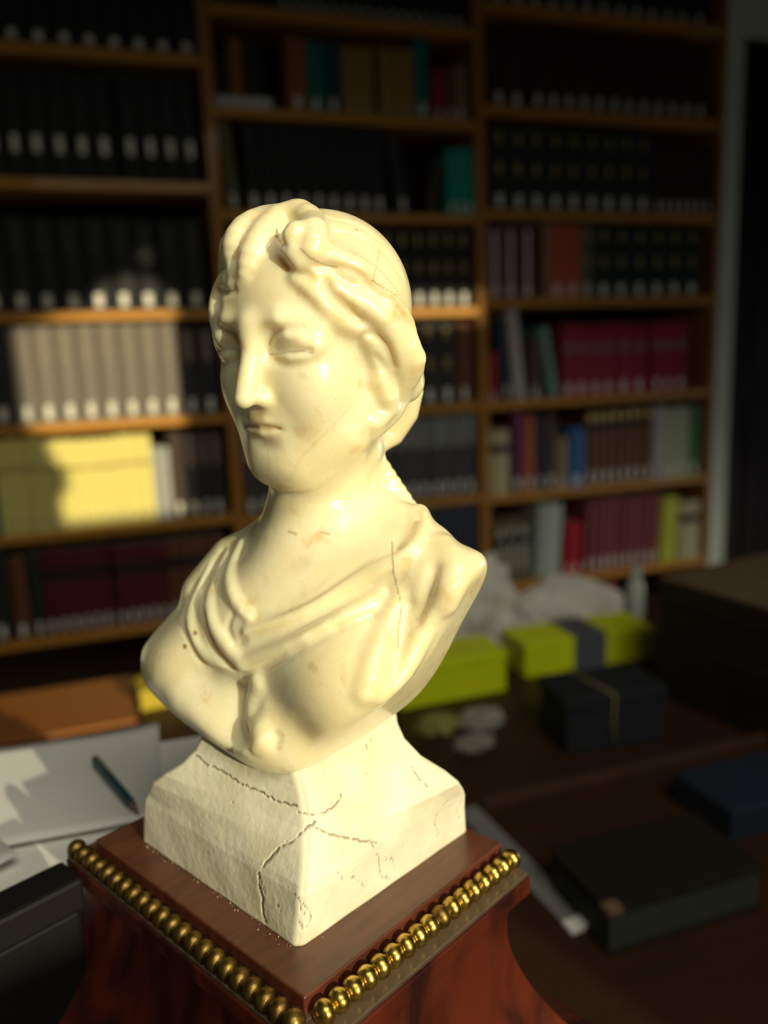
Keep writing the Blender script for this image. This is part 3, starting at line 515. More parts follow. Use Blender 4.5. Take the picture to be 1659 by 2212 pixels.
('-','l',2,[(-80.18,326.97,-91.19,0.6),(-82.21,325.02,-96.1,0.79),(-84.06,322.74,-101.99,1),(-83.11,317.44,-105.14,1.07),(-81.43,313.28,-108.08,1.1),(-79.57,310.99,-111.61,1.11),(-77.36,309.72,-115.02,1.1),(-74.71,308.33,-117.69,1.11),(-71.12,305.55,-119.17,1.1),(-65.28,299.05,-118.42,1),(-60.88,296.22,-118.36,0.9)]),
('-','l',1.6,[(-59.17,296.56,-105.83,0.8),(-60.96,298.24,-103.88,0.97),(-62.38,300.07,-101.28,1.1),(-61.43,300.27,-98.14,0.97),(-60.15,300.18,-95.68,0.8)]),
('-','l',4,[(7.83,279.84,-88.19,0.8),(6.13,277.75,-93.68,1.02),(4,273.33,-99.84,1.2),(2.32,268.98,-105.17,1.07),(1.11,266.28,-109.32,0.9)]),
('-','l',4,[(16.52,279.15,-74.98,0.8),(15.22,277.5,-78.84,1.02),(13.51,276.93,-84.07,1.2),(11.48,277.03,-88.86,1.07),(9.78,276.6,-92.36,0.9)]),
('-','p',3,[((0.239,0.863,-0.446),(-73.6,299.66,-133.26)),((0.955,0.305,-0.132),(-49.36,284.51,-129.21)),((0.328,0.523,0.861),(-60.33,296.93,-119.59)),((0.114,-0.446,-0.893),(-59.89,284.54,-143.32))],5),
('+','l',2,[(-56.36,293.52,-136.59,1),(-55.76,292.4,-138.16,1.15),(-54.74,290.73,-140.19,1.3),(-52.7,286.42,-141.65,1.32),(-50.4,279.31,-140.58,1.3)]),
('+','l',4,[(-49.4,291.43,-120.02,3),(-50.71,293.7,-124.46,3.5),(-51.8,293.85,-129.1,4),(-51.86,292.39,-132.31,4.06),(-51.13,289.89,-135.04,4),(-48.72,282.99,-136.18,4),(-47.26,279.65,-137.97,4)])]
MARKS=[(0.26,0.62,((2.3,290.7,-66.9),(2.4,288.9,-68.6),(2.5,287.8,-70.4),(2.5,284.7,-71.7),(2.5,283.7,-73.5),(2.6,283.6,-75.5),(2.6,284.1,-77.7),(3,284.2,-79.4),(3.3,284,-80.9),(3.6,283.1,-82.3),(3.9,282.1,-83.6),(4.3,281.4,-85),(4.5,280.9,-86.6),(4.7,280.6,-88.3),(4.9,280.4,-90),(4.5,279.8,-91.6),(4.1,279.1,-93.1),(3.8,278.3,-94.6),(3.4,277.4,-96),(3.3,276.7,-97.6),(3.3,276,-99.1),(3.3,275.1,-100.5),(3.3,274,-101.9),(2.9,272.9,-103.3),(2.6,271.8,-104.6),(2.3,270.8,-105.9),(2,269.8,-107.3))),
(0.26,0.3,((-56.5,298.2,-124),(-56.5,298.1,-125.9),(-56.4,297,-127.4),(-55.7,293.2,-127.7),(-55.5,291.8,-129),(-55.3,290.7,-130.5),(-55.2,289.8,-132),(-55.1,289,-133.5),(-54.8,287.9,-135.9))),
(0.28,0.4,((-36.7,284.2,1.7),(-34.8,282.4,1.8),(-32.8,280.4,1.9),(-30.9,278.9,2),(-29.3,277.9,2.2),(-27.8,277.3,2.3),(-26.2,276.9,2.4),(-24.7,276.8,2.2),(-23.3,276.6,1.9),(-21.7,276.1,1.7))),
(0.3,0.16,((-9.5,288.2,-16.1),(-10.5,287.4,-17.1),(-11.5,286.7,-18.2),(-12.4,286,-19.3),(-13.4,285.4,-20.4),(-14.4,285,-21.5),(-15.6,284.4,-22.6),(-16.8,284.1,-23.7),(-18,283.9,-24.8),(-19.2,283.9,-25.9),(-20.4,283.9,-27),(-21.7,284,-28.1),(-22.9,284.2,-29.3),(-24.1,284.4,-30.4),(-25.4,284.6,-31.6),(-26.7,284.8,-32.7),(-27.9,285,-33.9),(-28.8,285.3,-35.3),(-29.7,285.5,-36.6),(-30.6,285.8,-38),(-31.5,286.2,-39.5),(-32.5,286.9,-40.9),(-33.5,288.1,-42.5))),
(0.28,0.18,((-40.6,289.9,-29.2),(-40.6,290.1,-30.7),(-40.5,289.7,-32.2),(-40.4,289.3,-33.6),(-40.3,289.2,-35.1),(-40.6,289.7,-37),(-41,290.5,-38.9),(-41.5,291.8,-40.9),(-42.1,294.2,-43.1))),
(0.28,0.5,((-23.5,273.1,34.5),(-22.2,272.5,33.1),(-20.9,272.7,31.7),(-19.6,273.1,31.1),(-18.2,274.2,30.4),(-16.9,275.9,29.9),(-15.5,276.6,29.5),(-14.1,276.9,29.2),(-12.7,276.8,28.8))),
(0.28,0.6,((-0.8,280.1,24.4),(0.8,281,23.3),(2.5,281.9,22.2),(3.7,282.4,21.6),(5,283,20.9),(6.2,283.7,20.2),(7.5,284.7,19.5),(8.4,285.3,18.3),(9.3,286,17),(10.3,286.6,15.7))),
(0.25,0.5,((1.9,298.1,37.2),(1.7,295.7,35.4),(1.4,294.2,33.7),(1.2,292.9,32.1),(0.7,291.3,30.4),(0.3,280.8,27.9),(-0.1,280.1,26.4),(-0.5,280.1,24.9))),
(0.5,0.9,((-32.6,289.8,42.9),(-32.5,287.4,40.4),(-30.1,278.3,37.2))),
(0.3,0.9,((-52.4,294.2,24.1),(-50.1,289.3,23.7),(-48.4,287.9,23.6))),
(0.8,1,((-77.4,311.2,-106.1),(-77.2,311,-106.2))),
(0.9,1,((-82.6,313.6,-112.4),(-82.4,313.5,-112.6))),
(0.6,0.8,((-49.1,299.5,-39.2),(-48.8,299.4,-39.8))),
(0.5,0.8,((-5.9,296.3,43.1),(-5.6,296.2,42.9))),
(0.4,0.6,((-7.3,277.2,19.8),(-6.8,277.3,19.5))),
(1.2,1,((-63.9,291.5,-147.6),(-61.5,288.4,-146.4))),
(2.4,0.12,((-33.6,295.1,-76.5),(-31.8,294.8,-75.6),(-30,294.6,-74.7))),
(1.2,0.25,((-28,271.5,-105.9),(-26.2,269.5,-106.9))),
(1.2,0.3,((-41.8,277.7,-133.9),(-40.4,276.8,-134.9),(-40.9,276.3,-136.9),(-41.4,275.8,-139))),
(0.5,0.5,((-36.1,300.3,-64),(-33.3,299,-64.7))),
(0.4,0.5,((-24.3,297.6,-63.9),(-22.5,297.2,-64.3),(-20.7,296.9,-64.8))),
(1,0.15,((-26.2,277.9,-5.3),(-24.6,277.6,-6.5))),
(1.6,0.12,((-34.1,280.9,8.8),(-33.5,279.1,7.1),(-33,279.2,5.4))),
(1.2,0.5,((12.1,297.3,-61.6),(11.4,295,-62.6),(10.7,293.1,-63.6),(10,291.4,-64.7),(8.8,290,-65.7),(7.7,288.9,-66.8),(6.5,288.2,-67.9),(5.4,287.7,-69)))]
PLINTH_CRACKS=[(0.42,((-29.3,268.9,-165.1),(-32.7,267.1,-166.9),(-38.1,266,-171.4),(-43.2,267.5,-174.5),(-46.8,267.5,-178.8),(-51.1,268.7,-184.8),(-51.2,268.2,-189.8),(-49.6,266.3,-194.1),(-50.2,266.2,-200),(-48.9,264.8,-202.5))),
(0.35,((-28.8,267.6,-166.9),(-23.9,268.1,-170.2),(-18.7,269.9,-172.7),(-12.2,274,-177),(-7.6,277.5,-180.2))),
(0.3,((-9.2,276,-179.9),(-7.7,277.7,-184.8),(-6.7,279.8,-190.7),(-6.1,281.8,-197.4),(-3,285.8,-200.8))),
(0.3,((-35.5,271.3,-162.6),(-30.4,270.2,-163.1),(-26,272.3,-163.9),(-22.3,275.8,-163.1),(-20,279.8,-160.9))),
(0.3,((7.3,300,-161.6),(10,297,-165.4),(13.4,296.8,-168.9))),
(0.25,((-36.4,255.1,-184),(-34.7,254,-185.6),(-34.6,253.9,-189),(-33.2,254.1,-191.5))),
(0.25,((-33.2,254.1,-191.5),(-35.6,254.1,-194.1),(-34.4,254.1,-197.4))),
(0.25,((-33.5,253.9,-187.3),(-31,256,-194.1),(-32.8,254.8,-196.6))),
(0.25,((-8.4,302.6,-150.5),(-10.5,299.7,-151.3),(-10,298.8,-152.6))),
(0.2,((21.8,305.1,-179.9),(17.1,301.7,-183.1),(15.8,301.7,-188.1),(17.6,305.3,-194.9))),
(0.2,((28.2,313.3,-184.8),(25.9,311.8,-188.1),(27,314.5,-194.1))),
(0.25,((-50.6,268.1,-185.6),(-48.5,265.6,-190.7),(-43.6,260.9,-192.4),(-41,258.3,-194.1),(-38.8,256.3,-194.1))),
(0.2,((-22,263.6,-181.5),(-20.3,265.5,-186.5),(-15.9,270.3,-189),(-12.9,274.6,-195.7))),
(0.2,((-6.9,279.3,-189),(-2.1,284.6,-191.5),(-1.1,286.9,-197.4))),
(0.35,((-80.2,306,-156.2),(-75.7,301.9,-157.9),(-67.2,295.5,-158.5),(-58.9,288.7,-160.4),(-51.1,283.2,-160.6),(-43.5,277.4,-161.6),(-36.1,272.8,-160.9)))]

# ------------------------------------------------------------------ the bust
def stone():
    m = bpy.data.materials.new('alabaster'); m.use_nodes = True; nt = m.node_tree; b = nt.nodes['Principled BSDF']; L = nt.links
    N_ = nt.nodes.new; tc = N_('ShaderNodeTexCoord')
    def noise(sc, det, dis=0, scale=(1, 1, 1)):
        mp = N_('ShaderNodeMapping'); mp.inputs['Scale'].default_value = scale; L.new(tc.outputs['Object'], mp.inputs[0])
        n = N_('ShaderNodeTexNoise'); n.inputs['Scale'].default_value = sc; n.inputs['Detail'].default_value = det; n.inputs['Distortion'].default_value = dis; L.new(mp.outputs[0], n.inputs[0]); return n
    def ramp(src, p0, c0, p1, c1):
        r = N_('ShaderNodeValToRGB'); e = r.color_ramp.elements; e[0].position = p0; e[0].color = (*c0, 1); e[1].position = p1; e[1].color = (*c1, 1); L.new(src, r.inputs[0]); return r
    def mix(f, a, b_, mode='MIX'):
        x = N_('ShaderNodeMix'); x.data_type = 'RGBA'; x.blend_type = mode
        if isinstance(f, float): x.inputs[0].default_value = f
        else: L.new(f, x.inputs[0])
        for s, v in ((x.inputs[6], a), (x.inputs[7], b_)):
            if isinstance(v, tuple): s.default_value = (*v, 1)
            else: L.new(v, s)
        return x.outputs[2]
    base = ramp(noise(38, 5, .6).outputs[0], .35, (.86, .76, .46), .62, (.90, .83, .58)).outputs[0]
    blot = ramp(noise(85, 6, .3).outputs[0], .60, (0, 0, 0), .74, (1, 1, 1)).outputs[0]
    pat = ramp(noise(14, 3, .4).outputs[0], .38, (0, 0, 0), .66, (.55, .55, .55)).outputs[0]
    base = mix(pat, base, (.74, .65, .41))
    c = mix(blot, base, (.74, .56, .28))
    fine = ramp(noise(900, 3).outputs[0], .66, (0, 0, 0), .74, (.45, .45, .45)).outputs[0]
    c = mix(fine, c, (.60, .44, .22))
    at = N_('ShaderNodeAttribute'); at.attribute_name = 'stain'
    c = mix(at.outputs['Fac'], c, (.30, .17, .05))
    L.new(c, b.inputs['Base Color'])
    b.inputs['Subsurface Weight'].default_value = .85; b.inputs['Subsurface Radius'].default_value = (1.0, .62, .25); b.inputs['Subsurface Scale'].default_value = .0055
    rr = ramp(noise(120, 4).outputs[0], .3, (.24, .24, .24), .7, (.42, .42, .42)).outputs[0]; L.new(rr, b.inputs['Roughness'])
    b.inputs['Coat Weight'].default_value = .35; b.inputs['Coat Roughness'].default_value = .16
    n1 = noise(260, 6); bp = N_('ShaderNodeBump'); bp.inputs['Strength'].default_value = .25; bp.inputs['Distance'].default_value = .0006; L.new(n1.outputs[0], bp.inputs['Height'])
    L.new(bp.outputs[0], b.inputs['Normal'])
    return m
V, Q = mesh_field(BUST, (-108, 236, -168), (52, 368, 66), .68)
V0 = V.astype(np.float32)
st = np.zeros(len(V0), np.float32)
for wd_, s_, pts in MARKS:
    L_ = np.array(pts, np.float32); lo_, hi_ = L_.min(0)-wd_*4-1, L_.max(0)+wd_*4+1
    sel = np.nonzero(((V0 > lo_) & (V0 < hi_)).all(1))[0]
    if len(sel) == 0: continue
    d = ev(('+', 'l', 0, [tuple(p)+(0.,) for p in pts]), V0[sel])
    st[sel] = np.maximum(st[sel], s_*np.clip(1.5-d/wd_, 0, 1))
# cracks bite slightly into the surface
BC_ = Vector((-.038, .314, -.2039+EYE))
me = bpy.data.meshes.new('statue')
Vm = V/1000+np.array([0, 0, EYE])-np.array(BC_)
me.vertices.add(len(Vm)); me.vertices.foreach_set('co', Vm.astype(np.float32).ravel())
me.loops.add(Q.size); me.loops.foreach_set('vertex_index', Q.ravel().astype(np.int32))
me.polygons.add(len(Q)); me.polygons.foreach_set('loop_start', np.arange(0, Q.size, 4, dtype=np.int32)); me.polygons.foreach_set('loop_total', np.full(len(Q), 4, np.int32))
me.polygons.foreach_set('use_smooth', np.ones(len(Q), bool)); me.update(calc_edges=True); me.validate()
a_ = me.attributes.new('stain', 'FLOAT', 'POINT'); a_.data.foreach_set('value', st)
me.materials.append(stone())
bust = empty('bust', Matrix.Translation(BC_), 'cream alabaster bust of a woman with knotted hair on a white plinth', 'bust')
so_ = bpy.data.objects.new('statue', me); COL.objects.link(so_); so_.parent = bust
sm = so_.modifiers.new('smooth', 'SMOOTH'); sm.factor = .5; sm.iterations = 3
# plaster plinth
def plaster():
    m = bpy.data.materials.new('painted_plaster'); m.use_nodes = True; nt = m.node_tree; b = nt.nodes['Principled BSDF']; L = nt.links; N_ = nt.nodes.new
    tc = N_('ShaderNodeTexCoord'); n = N_('ShaderNodeTexNoise'); n.inputs['Scale'].default_value = 45; n.inputs['Detail'].default_value = 7; L.new(tc.outputs['Object'], n.inputs[0])
    r = N_('ShaderNodeValToRGB'); r.color_ramp.elements[0].position = .3; r.color_ramp.elements[0].color = (.66, .60, .42, 1); r.color_ramp.elements[1].position = .62; r.color_ramp.elements[1].color = (.80, .76, .60, 1); L.new(n.outputs[0], r.inputs[0])
    at = N_('ShaderNodeAttribute'); at.attribute_name = 'stain'; mx = N_('ShaderNodeMix'); mx.data_type = 'RGBA'; L.new(at.outputs['Fac'], mx.inputs[0]); L.new(r.outputs[0], mx.inputs[6]); mx.inputs[7].default_value = (.16, .12, .06, 1)
    L.new(mx.outputs[2], b.inputs['Base Color']); b.inputs['Roughness'].default_value = .62
    vo = N_('ShaderNodeTexVoronoi'); vo.feature = 'DISTANCE_TO_EDGE'; vo.inputs['Scale'].default_value = 130; L.new(tc.outputs['Object'], vo.inputs['Vector'])
    n2 = N_('ShaderNodeTexNoise'); n2.inputs['Scale'].default_value = 300; n2.inputs['Detail'].default_value = 6; L.new(tc.outputs['Object'], n2.inputs[0])
    n3 = N_('ShaderNodeTexNoise'); n3.inputs['Scale'].default_value = 60; L.new(tc.outputs['Object'], n3.inputs[0])
    bp = N_('ShaderNodeBump'); bp.inputs['Strength'].default_value = .45; bp.inputs['Distance'].default_value = .0007; L.new(n2.outputs[0], bp.inputs['Height'])
    bp2 = N_('ShaderNodeBump'); bp2.inputs['Strength'].default_value = .3; bp2.inputs['Distance'].default_value = .0008; L.new(n3.outputs[0], bp2.inputs['Height']); L.new(bp.outputs[0], bp2.inputs['Normal'])
    L.new(bp2.outputs[0], b.inputs['Normal']); b.inputs['Subsurface Weight'].default_value = .15; b.inputs['Subsurface Radius'].default_value = (1, .8, .5); b.inputs['Subsurface Scale'].default_value = .002
    return m
NS, NT = (230, 60, 60, 230), 190
PV = []; PF = []; prevn = 0
per = []; 
for side in range(4):
    for i in range(NS[side]): per.append((side, i/NS[side]))
sd_ = np.array([p[0] for p in per]); ss = np.array([p[1] for p in per]); K = len(per)
for j in range(NT+1): PV.append(plinth_pt(sd_, ss, np.full(K, j/NT)))
PV = np.concatenate(PV)
for j in range(NT):
    i = np.arange(K); i2 = (i+1) % K
    PF.append(np.stack([j*K+i, j*K+i2, (j+1)*K+i2, (j+1)*K+i], 1))
PF = np.concatenate(PF)
cen = np.array([-38, 314, 0.]); dirn = cen-PV; dirn[:, 2] = 0; dirn /= np.linalg.norm(dirn, axis=1)[:, None]
# soft irregularity of hand-laid plaster
PV += dirn*(.2*np.sin(PV[:, 0]*.16+PV[:, 2]*.23)*np.sin(PV[:, 1]*.17+1))[:, None]
pst = np.zeros(len(PV), np.float32); PVf = PV.astype(np.float32)
rng = np.random.RandomState(4)
for wd_, pts in PLINTH_CRACKS:
    D_ = []
    for a, b_ in zip(pts[:-1], pts[1:]):       # jagged line
        a = np.array(a); b_ = np.array(b_); n_ = max(2, int(np.linalg.norm(b_-a)/1.3))
        for k_ in range(n_): D_.append(a+(b_-a)*k_/n_+rng.normal(0, .28, 3)*(k_ > 0))
    D_.append(np.array(pts[-1])); D_ = np.array(D_)
    sel = np.nonzero(((PVf > D_.min(0)-2) & (PVf < D_.max(0)+2)).all(1))[0]
    if len(sel) == 0: continue
    d = ev(('+', 'l', 0, [tuple(p)+(0.,) for p in D_]), PVf[sel]); g = np.clip(1.6-d/wd_, 0, 1)
    PV[sel] += dirn[sel]*(g*wd_*1.6)[:, None]; pst[sel] = np.maximum(pst[sel], g*.8)
for k_ in range(70):                            # pits and crumbs
    c_ = PV[rng.randint(len(PV))]; r_ = rng.uniform(.3, .9); d = np.linalg.norm(PV-c_, axis=1); g = np.clip(1-d/r_, 0, 1)
    PV += dirn*(g*rng.choice([-.35, .6])*r_)[:, None]; pst = np.maximum(pst, (g*.35).astype(np.float32)*(rng.rand() > .5))
me = bpy.data.meshes.new('plinth'); n0 = len(PV)
PVm = np.concatenate([PV, [PV[:K].mean(0)], [PV[-K:].mean(0)]])/1000+np.array([0, 0, EYE])-np.array(BC_)
F_ = [tuple(f) for f in PF.tolist()]+[((i+1) % K, i, n0) for i in range(K)]+[(n0-K+i, n0-K+(i+1) % K, n0+1) for i in range(K)]
me.from_pydata(PVm.tolist(), [], F_); me.update(); me.polygons.foreach_set('use_smooth', [True]*len(F_))
a_ = me.attributes.new('stain', 'FLOAT', 'POINT'); a_.data.foreach_set('value', np.concatenate([pst, [0, 0]]).astype(np.float32)); me.materials.append(plaster())
po = bpy.data.objects.new('plinth', me); COL.objects.link(po); po.parent = bust; po['label'] = 'cracked white painted plaster plinth'

# ------------------------------------------------------------------ mahogany pedestal with gilt beads
E1 = Vector((.66782, .744323, 0)); E2 = Vector((-.709272, .704934, 0)); ORG = Vector((-.0322, .2282, EYE))
PM = Matrix(((E1.x, E2.x, 0, ORG.x), (E1.y, E2.y, 0, ORG.y), (0, 0, 1, EYE), (0, 0, 0, 1)))
def wood(name, c1, c2, scale, rough, dust=0, stretch=(1, 1, 5)):
    m = bpy.data.materials.new(name); m.use_nodes = True; nt = m.node_tree; b = nt.nodes['Principled BSDF']; L = nt.links; N_ = nt.nodes.new
    tc = N_('ShaderNodeTexCoord'); mp = N_('ShaderNodeMapping'); mp.inputs['Scale'].default_value = stretch; L.new(tc.outputs['Object'], mp.inputs[0])
    n = N_('ShaderNodeTexNoise'); n.inputs['Scale'].default_value = scale; n.inputs['Detail'].default_value = 8; n.inputs['Distortion'].default_value = 1.2; L.new(mp.outputs[0], n.inputs[0])
    r = N_('ShaderNodeValToRGB'); r.color_ramp.elements[0].position = .38; r.color_ramp.elements[0].color = (*c2, 1); r.color_ramp.elements[1].position = .62; r.color_ramp.elements[1].color = (*c1, 1); L.new(n.outputs[0], r.inputs[0])
    out = r.outputs[0]
    if dust:
        g = N_('ShaderNodeNewGeometry'); sx = N_('ShaderNodeSeparateXYZ'); L.new(g.outputs['Normal'], sx.inputs[0])
        n2 = N_('ShaderNodeTexNoise'); n2.inputs['Scale'].default_value = 60; n2.inputs['Detail'].default_value = 8; L.new(tc.outputs['Object'], n2.inputs[0])
        mu = N_('ShaderNodeMath'); mu.operation = 'MULTIPLY'; L.new(n2.outputs[0], mu.inputs[0]); L.new(sx.outputs[2], mu.inputs[1])
        m2 = N_('ShaderNodeMath'); m2.operation = 'MULTIPLY'; m2.use_clamp = True; L.new(mu.outputs[0], m2.inputs[0]); m2.inputs[1].default_value = dust
        mx = N_('ShaderNodeMix'); mx.data_type = 'RGBA'; L.new(m2.outputs[0], mx.inputs[0]); L.new(out, mx.inputs[6]); mx.inputs[7].default_value = (.22, .16, .08, 1); out = mx.outputs[2]
        rs = N_('ShaderNodeMath'); rs.operation = 'MULTIPLY_ADD'; L.new(m2.outputs[0], rs.inputs[0]); rs.inputs[1].default_value = .4; rs.inputs[2].default_value = rough; L.new(rs.outputs[0], b.inputs['Roughness'])
    else: b.inputs['Roughness'].default_value = rough
    L.new(out, b.inputs['Base Color']); b.inputs['Coat Weight'].default_value = .3; b.inputs['Coat Roughness'].default_value = .25
    n3 = N_('ShaderNodeTexNoise'); n3.inputs['Scale'].default_value = 900; L.new(mp.outputs[0], n3.inputs[0]); bp = N_('ShaderNodeBump'); bp.inputs['Strength'].default_value = .15; bp.inputs['Distance'].default_value = .0003; L.new(n3.outputs[0], bp.inputs['Height']); L.new(bp.outputs[0], b.inputs['Normal'])
    return m
M_mah = wood('mahogany', (.085, .014, .005), (.020, .004, .003), 34, .34, 0, (1, 1, .35))
M_top = wood('dusty_mahogany_top', (.10, .022, .010), (.06, .013, .006), 30, .42, .22, (1, 6, 1))
M_led = wood('dusty_ledge', (.06, .032, .014), (.03, .015, .008), 50, .7, .55)
ped = empty('pedestal', PM @ Matrix.Translation((.055, .07, -.5)), 'mahogany clock-like pedestal with gilt beads under the bust', 'pedestal')
PI_ = Matrix.Translation((-.055, -.07, .5))
def pobj(mb, name, m, smooth=False):
    o = mb.obj(name, m, ped, None, smooth); o.data.transform(PI_); return o
def rect_loft(levels, seg=10):
    """levels: (z, x0, x1, y0, y1); densified with Catmull-Rom where asked"""
    m = MB()
    for z, x0, x1, y0, y1 in levels: m.V += [(x0, y0, z), (x1, y0, z), (x1, y1, z), (x0, y1, z)]
    n = len(levels)
    for i in range(n-1):
        for k in range(4): m.F.append((i*4+k, i*4+(k+1) % 4, (i+1)*4+(k+1) % 4, (i+1)*4+k))
    m.F += [(3, 2, 1, 0), (n*4-4, n*4-3, n*4-2, n*4-1)]
    return m
o = pobj(MB().box(0, .1111, 0, .1383, -.2125, -.2041, .0007), 'top_slab', M_top)
o = pobj(MB().box(-.0088, .112, -.0137, .1505, -.2222, -.2143, .0008), 'fascia_board', M_mah)
o = pobj(MB().box(-.0082, .1116, -.0128, .1500, -.2146, -.2125, .0005), 'ledge_board', M_led); o['label'] = 'dusty brown ledge board'
o = pobj(MB().box(-.0022, .1125, -.0022, .1405, -.2126, -.2105, .0004), 'channel_fillet', wood('dark_fillet', (.05, .02, .012), (.03, .012, .008), 40, .6, .5))
cv = [(-.2222, .000, .098, -.0132, .15), (-.2245, .001, .0965, -.0128, .149), (-.235, -.002, .0975, -.0122, .149), (-.245, -.0055, .1015, -.0118, .149), (-.255, -.010, .106, -.0125, .150),
      (-.265, -.0165, .111, -.0145, .152), (-.275, -.025, .1165, -.0185, .154), (-.285, -.036, .1225, -.0235, .157), (-.295, -.052, .131, -.030, .161), (-.303, -.072, .145, -.037, .165), (-.306, -.078, .150, -.040, .168), (-.325, -.079, .151, -.040, .168), (-.328, -.070, .145, -.034, .163), (-.497, -.070, .145, -.034, .163)]
def dens(L, n=5):
    out = []
    for i in range(len(L)-1):
        if i >= 9: out.append(L[i]); continue
        p0, p1, p2, p3 = (np.array(L[max(i-1, 0)]), np.array(L[i]), np.array(L[i+1]), np.array(L[min(i+2, len(L)-1)]))
        for t in range(n):
            t /= n; out.append(tuple(.5*((2*p1)+(-p0+p2)*t+(2*p0-5*p1+4*p2-p3)*t*t+(-p0+3*p1-3*p2+p3)*t**3)))
    out.append(L[-1]); return out
cvd = dens(cv)[::-1]
o = pobj(rect_loft(cvd), 'body', M_mah)
for x, y in ((-.06, -.024), (.135, -.024), (-.06, .153), (.135, .153)):
    pobj(MB().box(x-.008, x+.008, y-.008, y+.008, -.5, -.497, .0008), 'foot', M_blk)
M_gilt = mat('worn_gilt', (.74, .52, .12), .30, metal=1, noise=(220, .4, (.26, .17, .04)), bump=(500, .35, .0004))
M_giltd = mat('dulled_shaded_gilt', (.34, .22, .06), .42, metal=1, noise=(160, .6, (.12, .07, .02)), bump=(500, .4, .0005))  # darker copy: one dull bead, and shade put into the left row's colour
bmb = bmesh.new(); bmesh.ops.create_uvsphere(bmb, u_segments=20, v_segments=12, radius=1)
for v in bmb.verts: v.co.x *= .0038; v.co.y *= .0043; v.co.z *= .0042
bb = MB(); bb.add_bm(bmb); me1 = bpy.data.meshes.new('bead'); me1.from_pydata(bb.V, [], bb.F); me1.materials.append(M_gilt); me1.polygons.foreach_set('use_smooth', [True]*len(me1.polygons))
me2 = me1.copy(); me2.materials.clear(); me2.materials.append(M_giltd)
def beads(p, q, n, rot, mlist):
    for i in range(n):
        t = i/(n-1); o = bpy.data.objects.new('bead', mlist(i)); COL.objects.link(o); o.parent = ped
        o.matrix_local = PI_ @ Matrix.Translation((p[0]+(q[0]-p[0])*t, p[1]+(q[1]-p[1])*t, -.2092)) @ Matrix.Rotation(rot+random.uniform(-.05, .05), 4, 'Z') @ Matrix.Rotation(random.uniform(0, 6), 4, 'X')
beads((.004, -.0050), (.1105, -.0050), 17, 0, lambda i: me2 if i in (9,) else me1)
beads((-.0052, -.0005), (-.0052, .1455), 22, math.pi/2, lambda i: me2)
# crumbs of plaster round the foot of the plinth
cr = MB(); rng = np.random.RandomState(2)
for k_ in range(46):
    f = rng.rand(); A_, B_ = ((-36.3, 252.3), (-112.6, 324)) if k_ < 34 else ((-36.1, 252.3), (31.7, 322))
    p = np.array(A_)*(1-f)+np.array(B_)*f; nrm = np.array([-.68, -.73]) if k_ < 34 else np.array([.7, -.7])
    p = p+nrm*abs(rng.normal(0, 1.0)); r_ = rng.uniform(.12, .38); c = Vector((p[0]/1000, p[1]/1000, -.2041+EYE+r_*.0004))
    bq = bmesh.new(); bmesh.ops.create_icosphere(bq, subdivisions=1, radius=r_/1000)
    for v in bq.verts: v.co = v.co*rng.uniform(.7, 1.3)+(c-BC_)
    cr.add_bm(bq)
co = cr.obj('plaster_crumbs', M_paper, bust); co['kind'] = 'stuff'; co.data.materials[0] = mat('dusty_plaster', (.36, .30, .18), .9, noise=(300, .6, (.24, .19, .1)))

# ------------------------------------------------------------------ desk and what lies on it
ZD = -.5
M_desk = mat('desk_wood', (.040, .017, .008), .5, noise=(9, .7, (.028, .012, .006), (1, 7, 1)), bump=(300, .1, .0003), coat=.05)
DM = RM(0, 0, ZD)
desk = empty('desk', RM(.45, 2.0, ZF), 'dark brown wooden desk carrying the bust and papers', 'desk')
hd = ZD-ZF
MB().box(-1.5, 1.75, -.72, .69, hd-.035, hd, .003).obj('desk_top', M_desk, desk)
MB().box(-1.45, 1.7, .62, .64, hd-.35, hd-.035).obj('modesty_panel', M_desk, desk)
for x in (-1.42, 1.62):
    for y in (-.66, .60): MB().box(x, x+.06, y, y+.06, 0, hd-.035, .002).obj('leg', M_desk, desk)
def sheet(u, v, w_, h_, rz, z, m, curl=0, name='paper_sheet', thick=.0004, nx=10, ny=12, seed=0, label=None, cat='paper', grp=None):
    rg = np.random.RandomState(seed); ph = rg.rand(4)*6
    mb = MB()
    def zz(a, b): 
        return curl*(.5+.5*math.sin(a*3.1+ph[0])*math.cos(b*2.7+ph[1]))+curl*1.2*max(0, a-.7)**2*6
    for s in (0, 1):
        for j in range(ny+1):
            for i in range(nx+1):
                a, b = i/nx, j/ny; mb.V.append(((a-.5)*w_, (b-.5)*h_, zz(a, b)+s*thick))
    n1 = (nx+1)*(ny+1)
    for j in range(ny):
        for i in range(nx):
            q = j*(nx+1)+i; mb.F += [(q, q+nx+1, q+nx+2, q+1), (n1+q, n1+q+1, n1+q+nx+2, n1+q+nx+1)]
    for i in range(nx):
        q = i; mb.F.append((q, q+1, n1+q+1, n1+q)); q = ny*(nx+1)+i; mb.F.append((q+1, q, n1+q, n1+q+1))
    for j in range(ny):
        q = j*(nx+1); mb.F.append((q+nx+1, q, n1+q, n1+q+nx+1)); q += nx; mb.F.append((q, q+nx+1, n1+q+nx+1, n1+q))
    o = mb.obj(name, m, None, RM(u, v, z, rz), True); return tag(o, label, cat, grp)
PZ = ZD+.0008
M_paper2 = mat('bundled_paper_edges', (.42, .40, .33), .9, noise=(220, .7, (.30, .28, .22), (.1, .1, 1)))
PF_ = Matrix(((E1.x, E2.x, 0, ORG.x), (E1.y, E2.y, 0, ORG.y), (0, 0, 1, EYE-.5), (0, 0, 0, 1)))
pile = empty('document_pile', PF_ @ Matrix.Translation((-.1, .3, 0)), 'high pile of bundled papers left of the pedestal', 'paper pile')
poly = [(-.36, .176), (.13, .176), (.13, .250), (-.36, .545)]
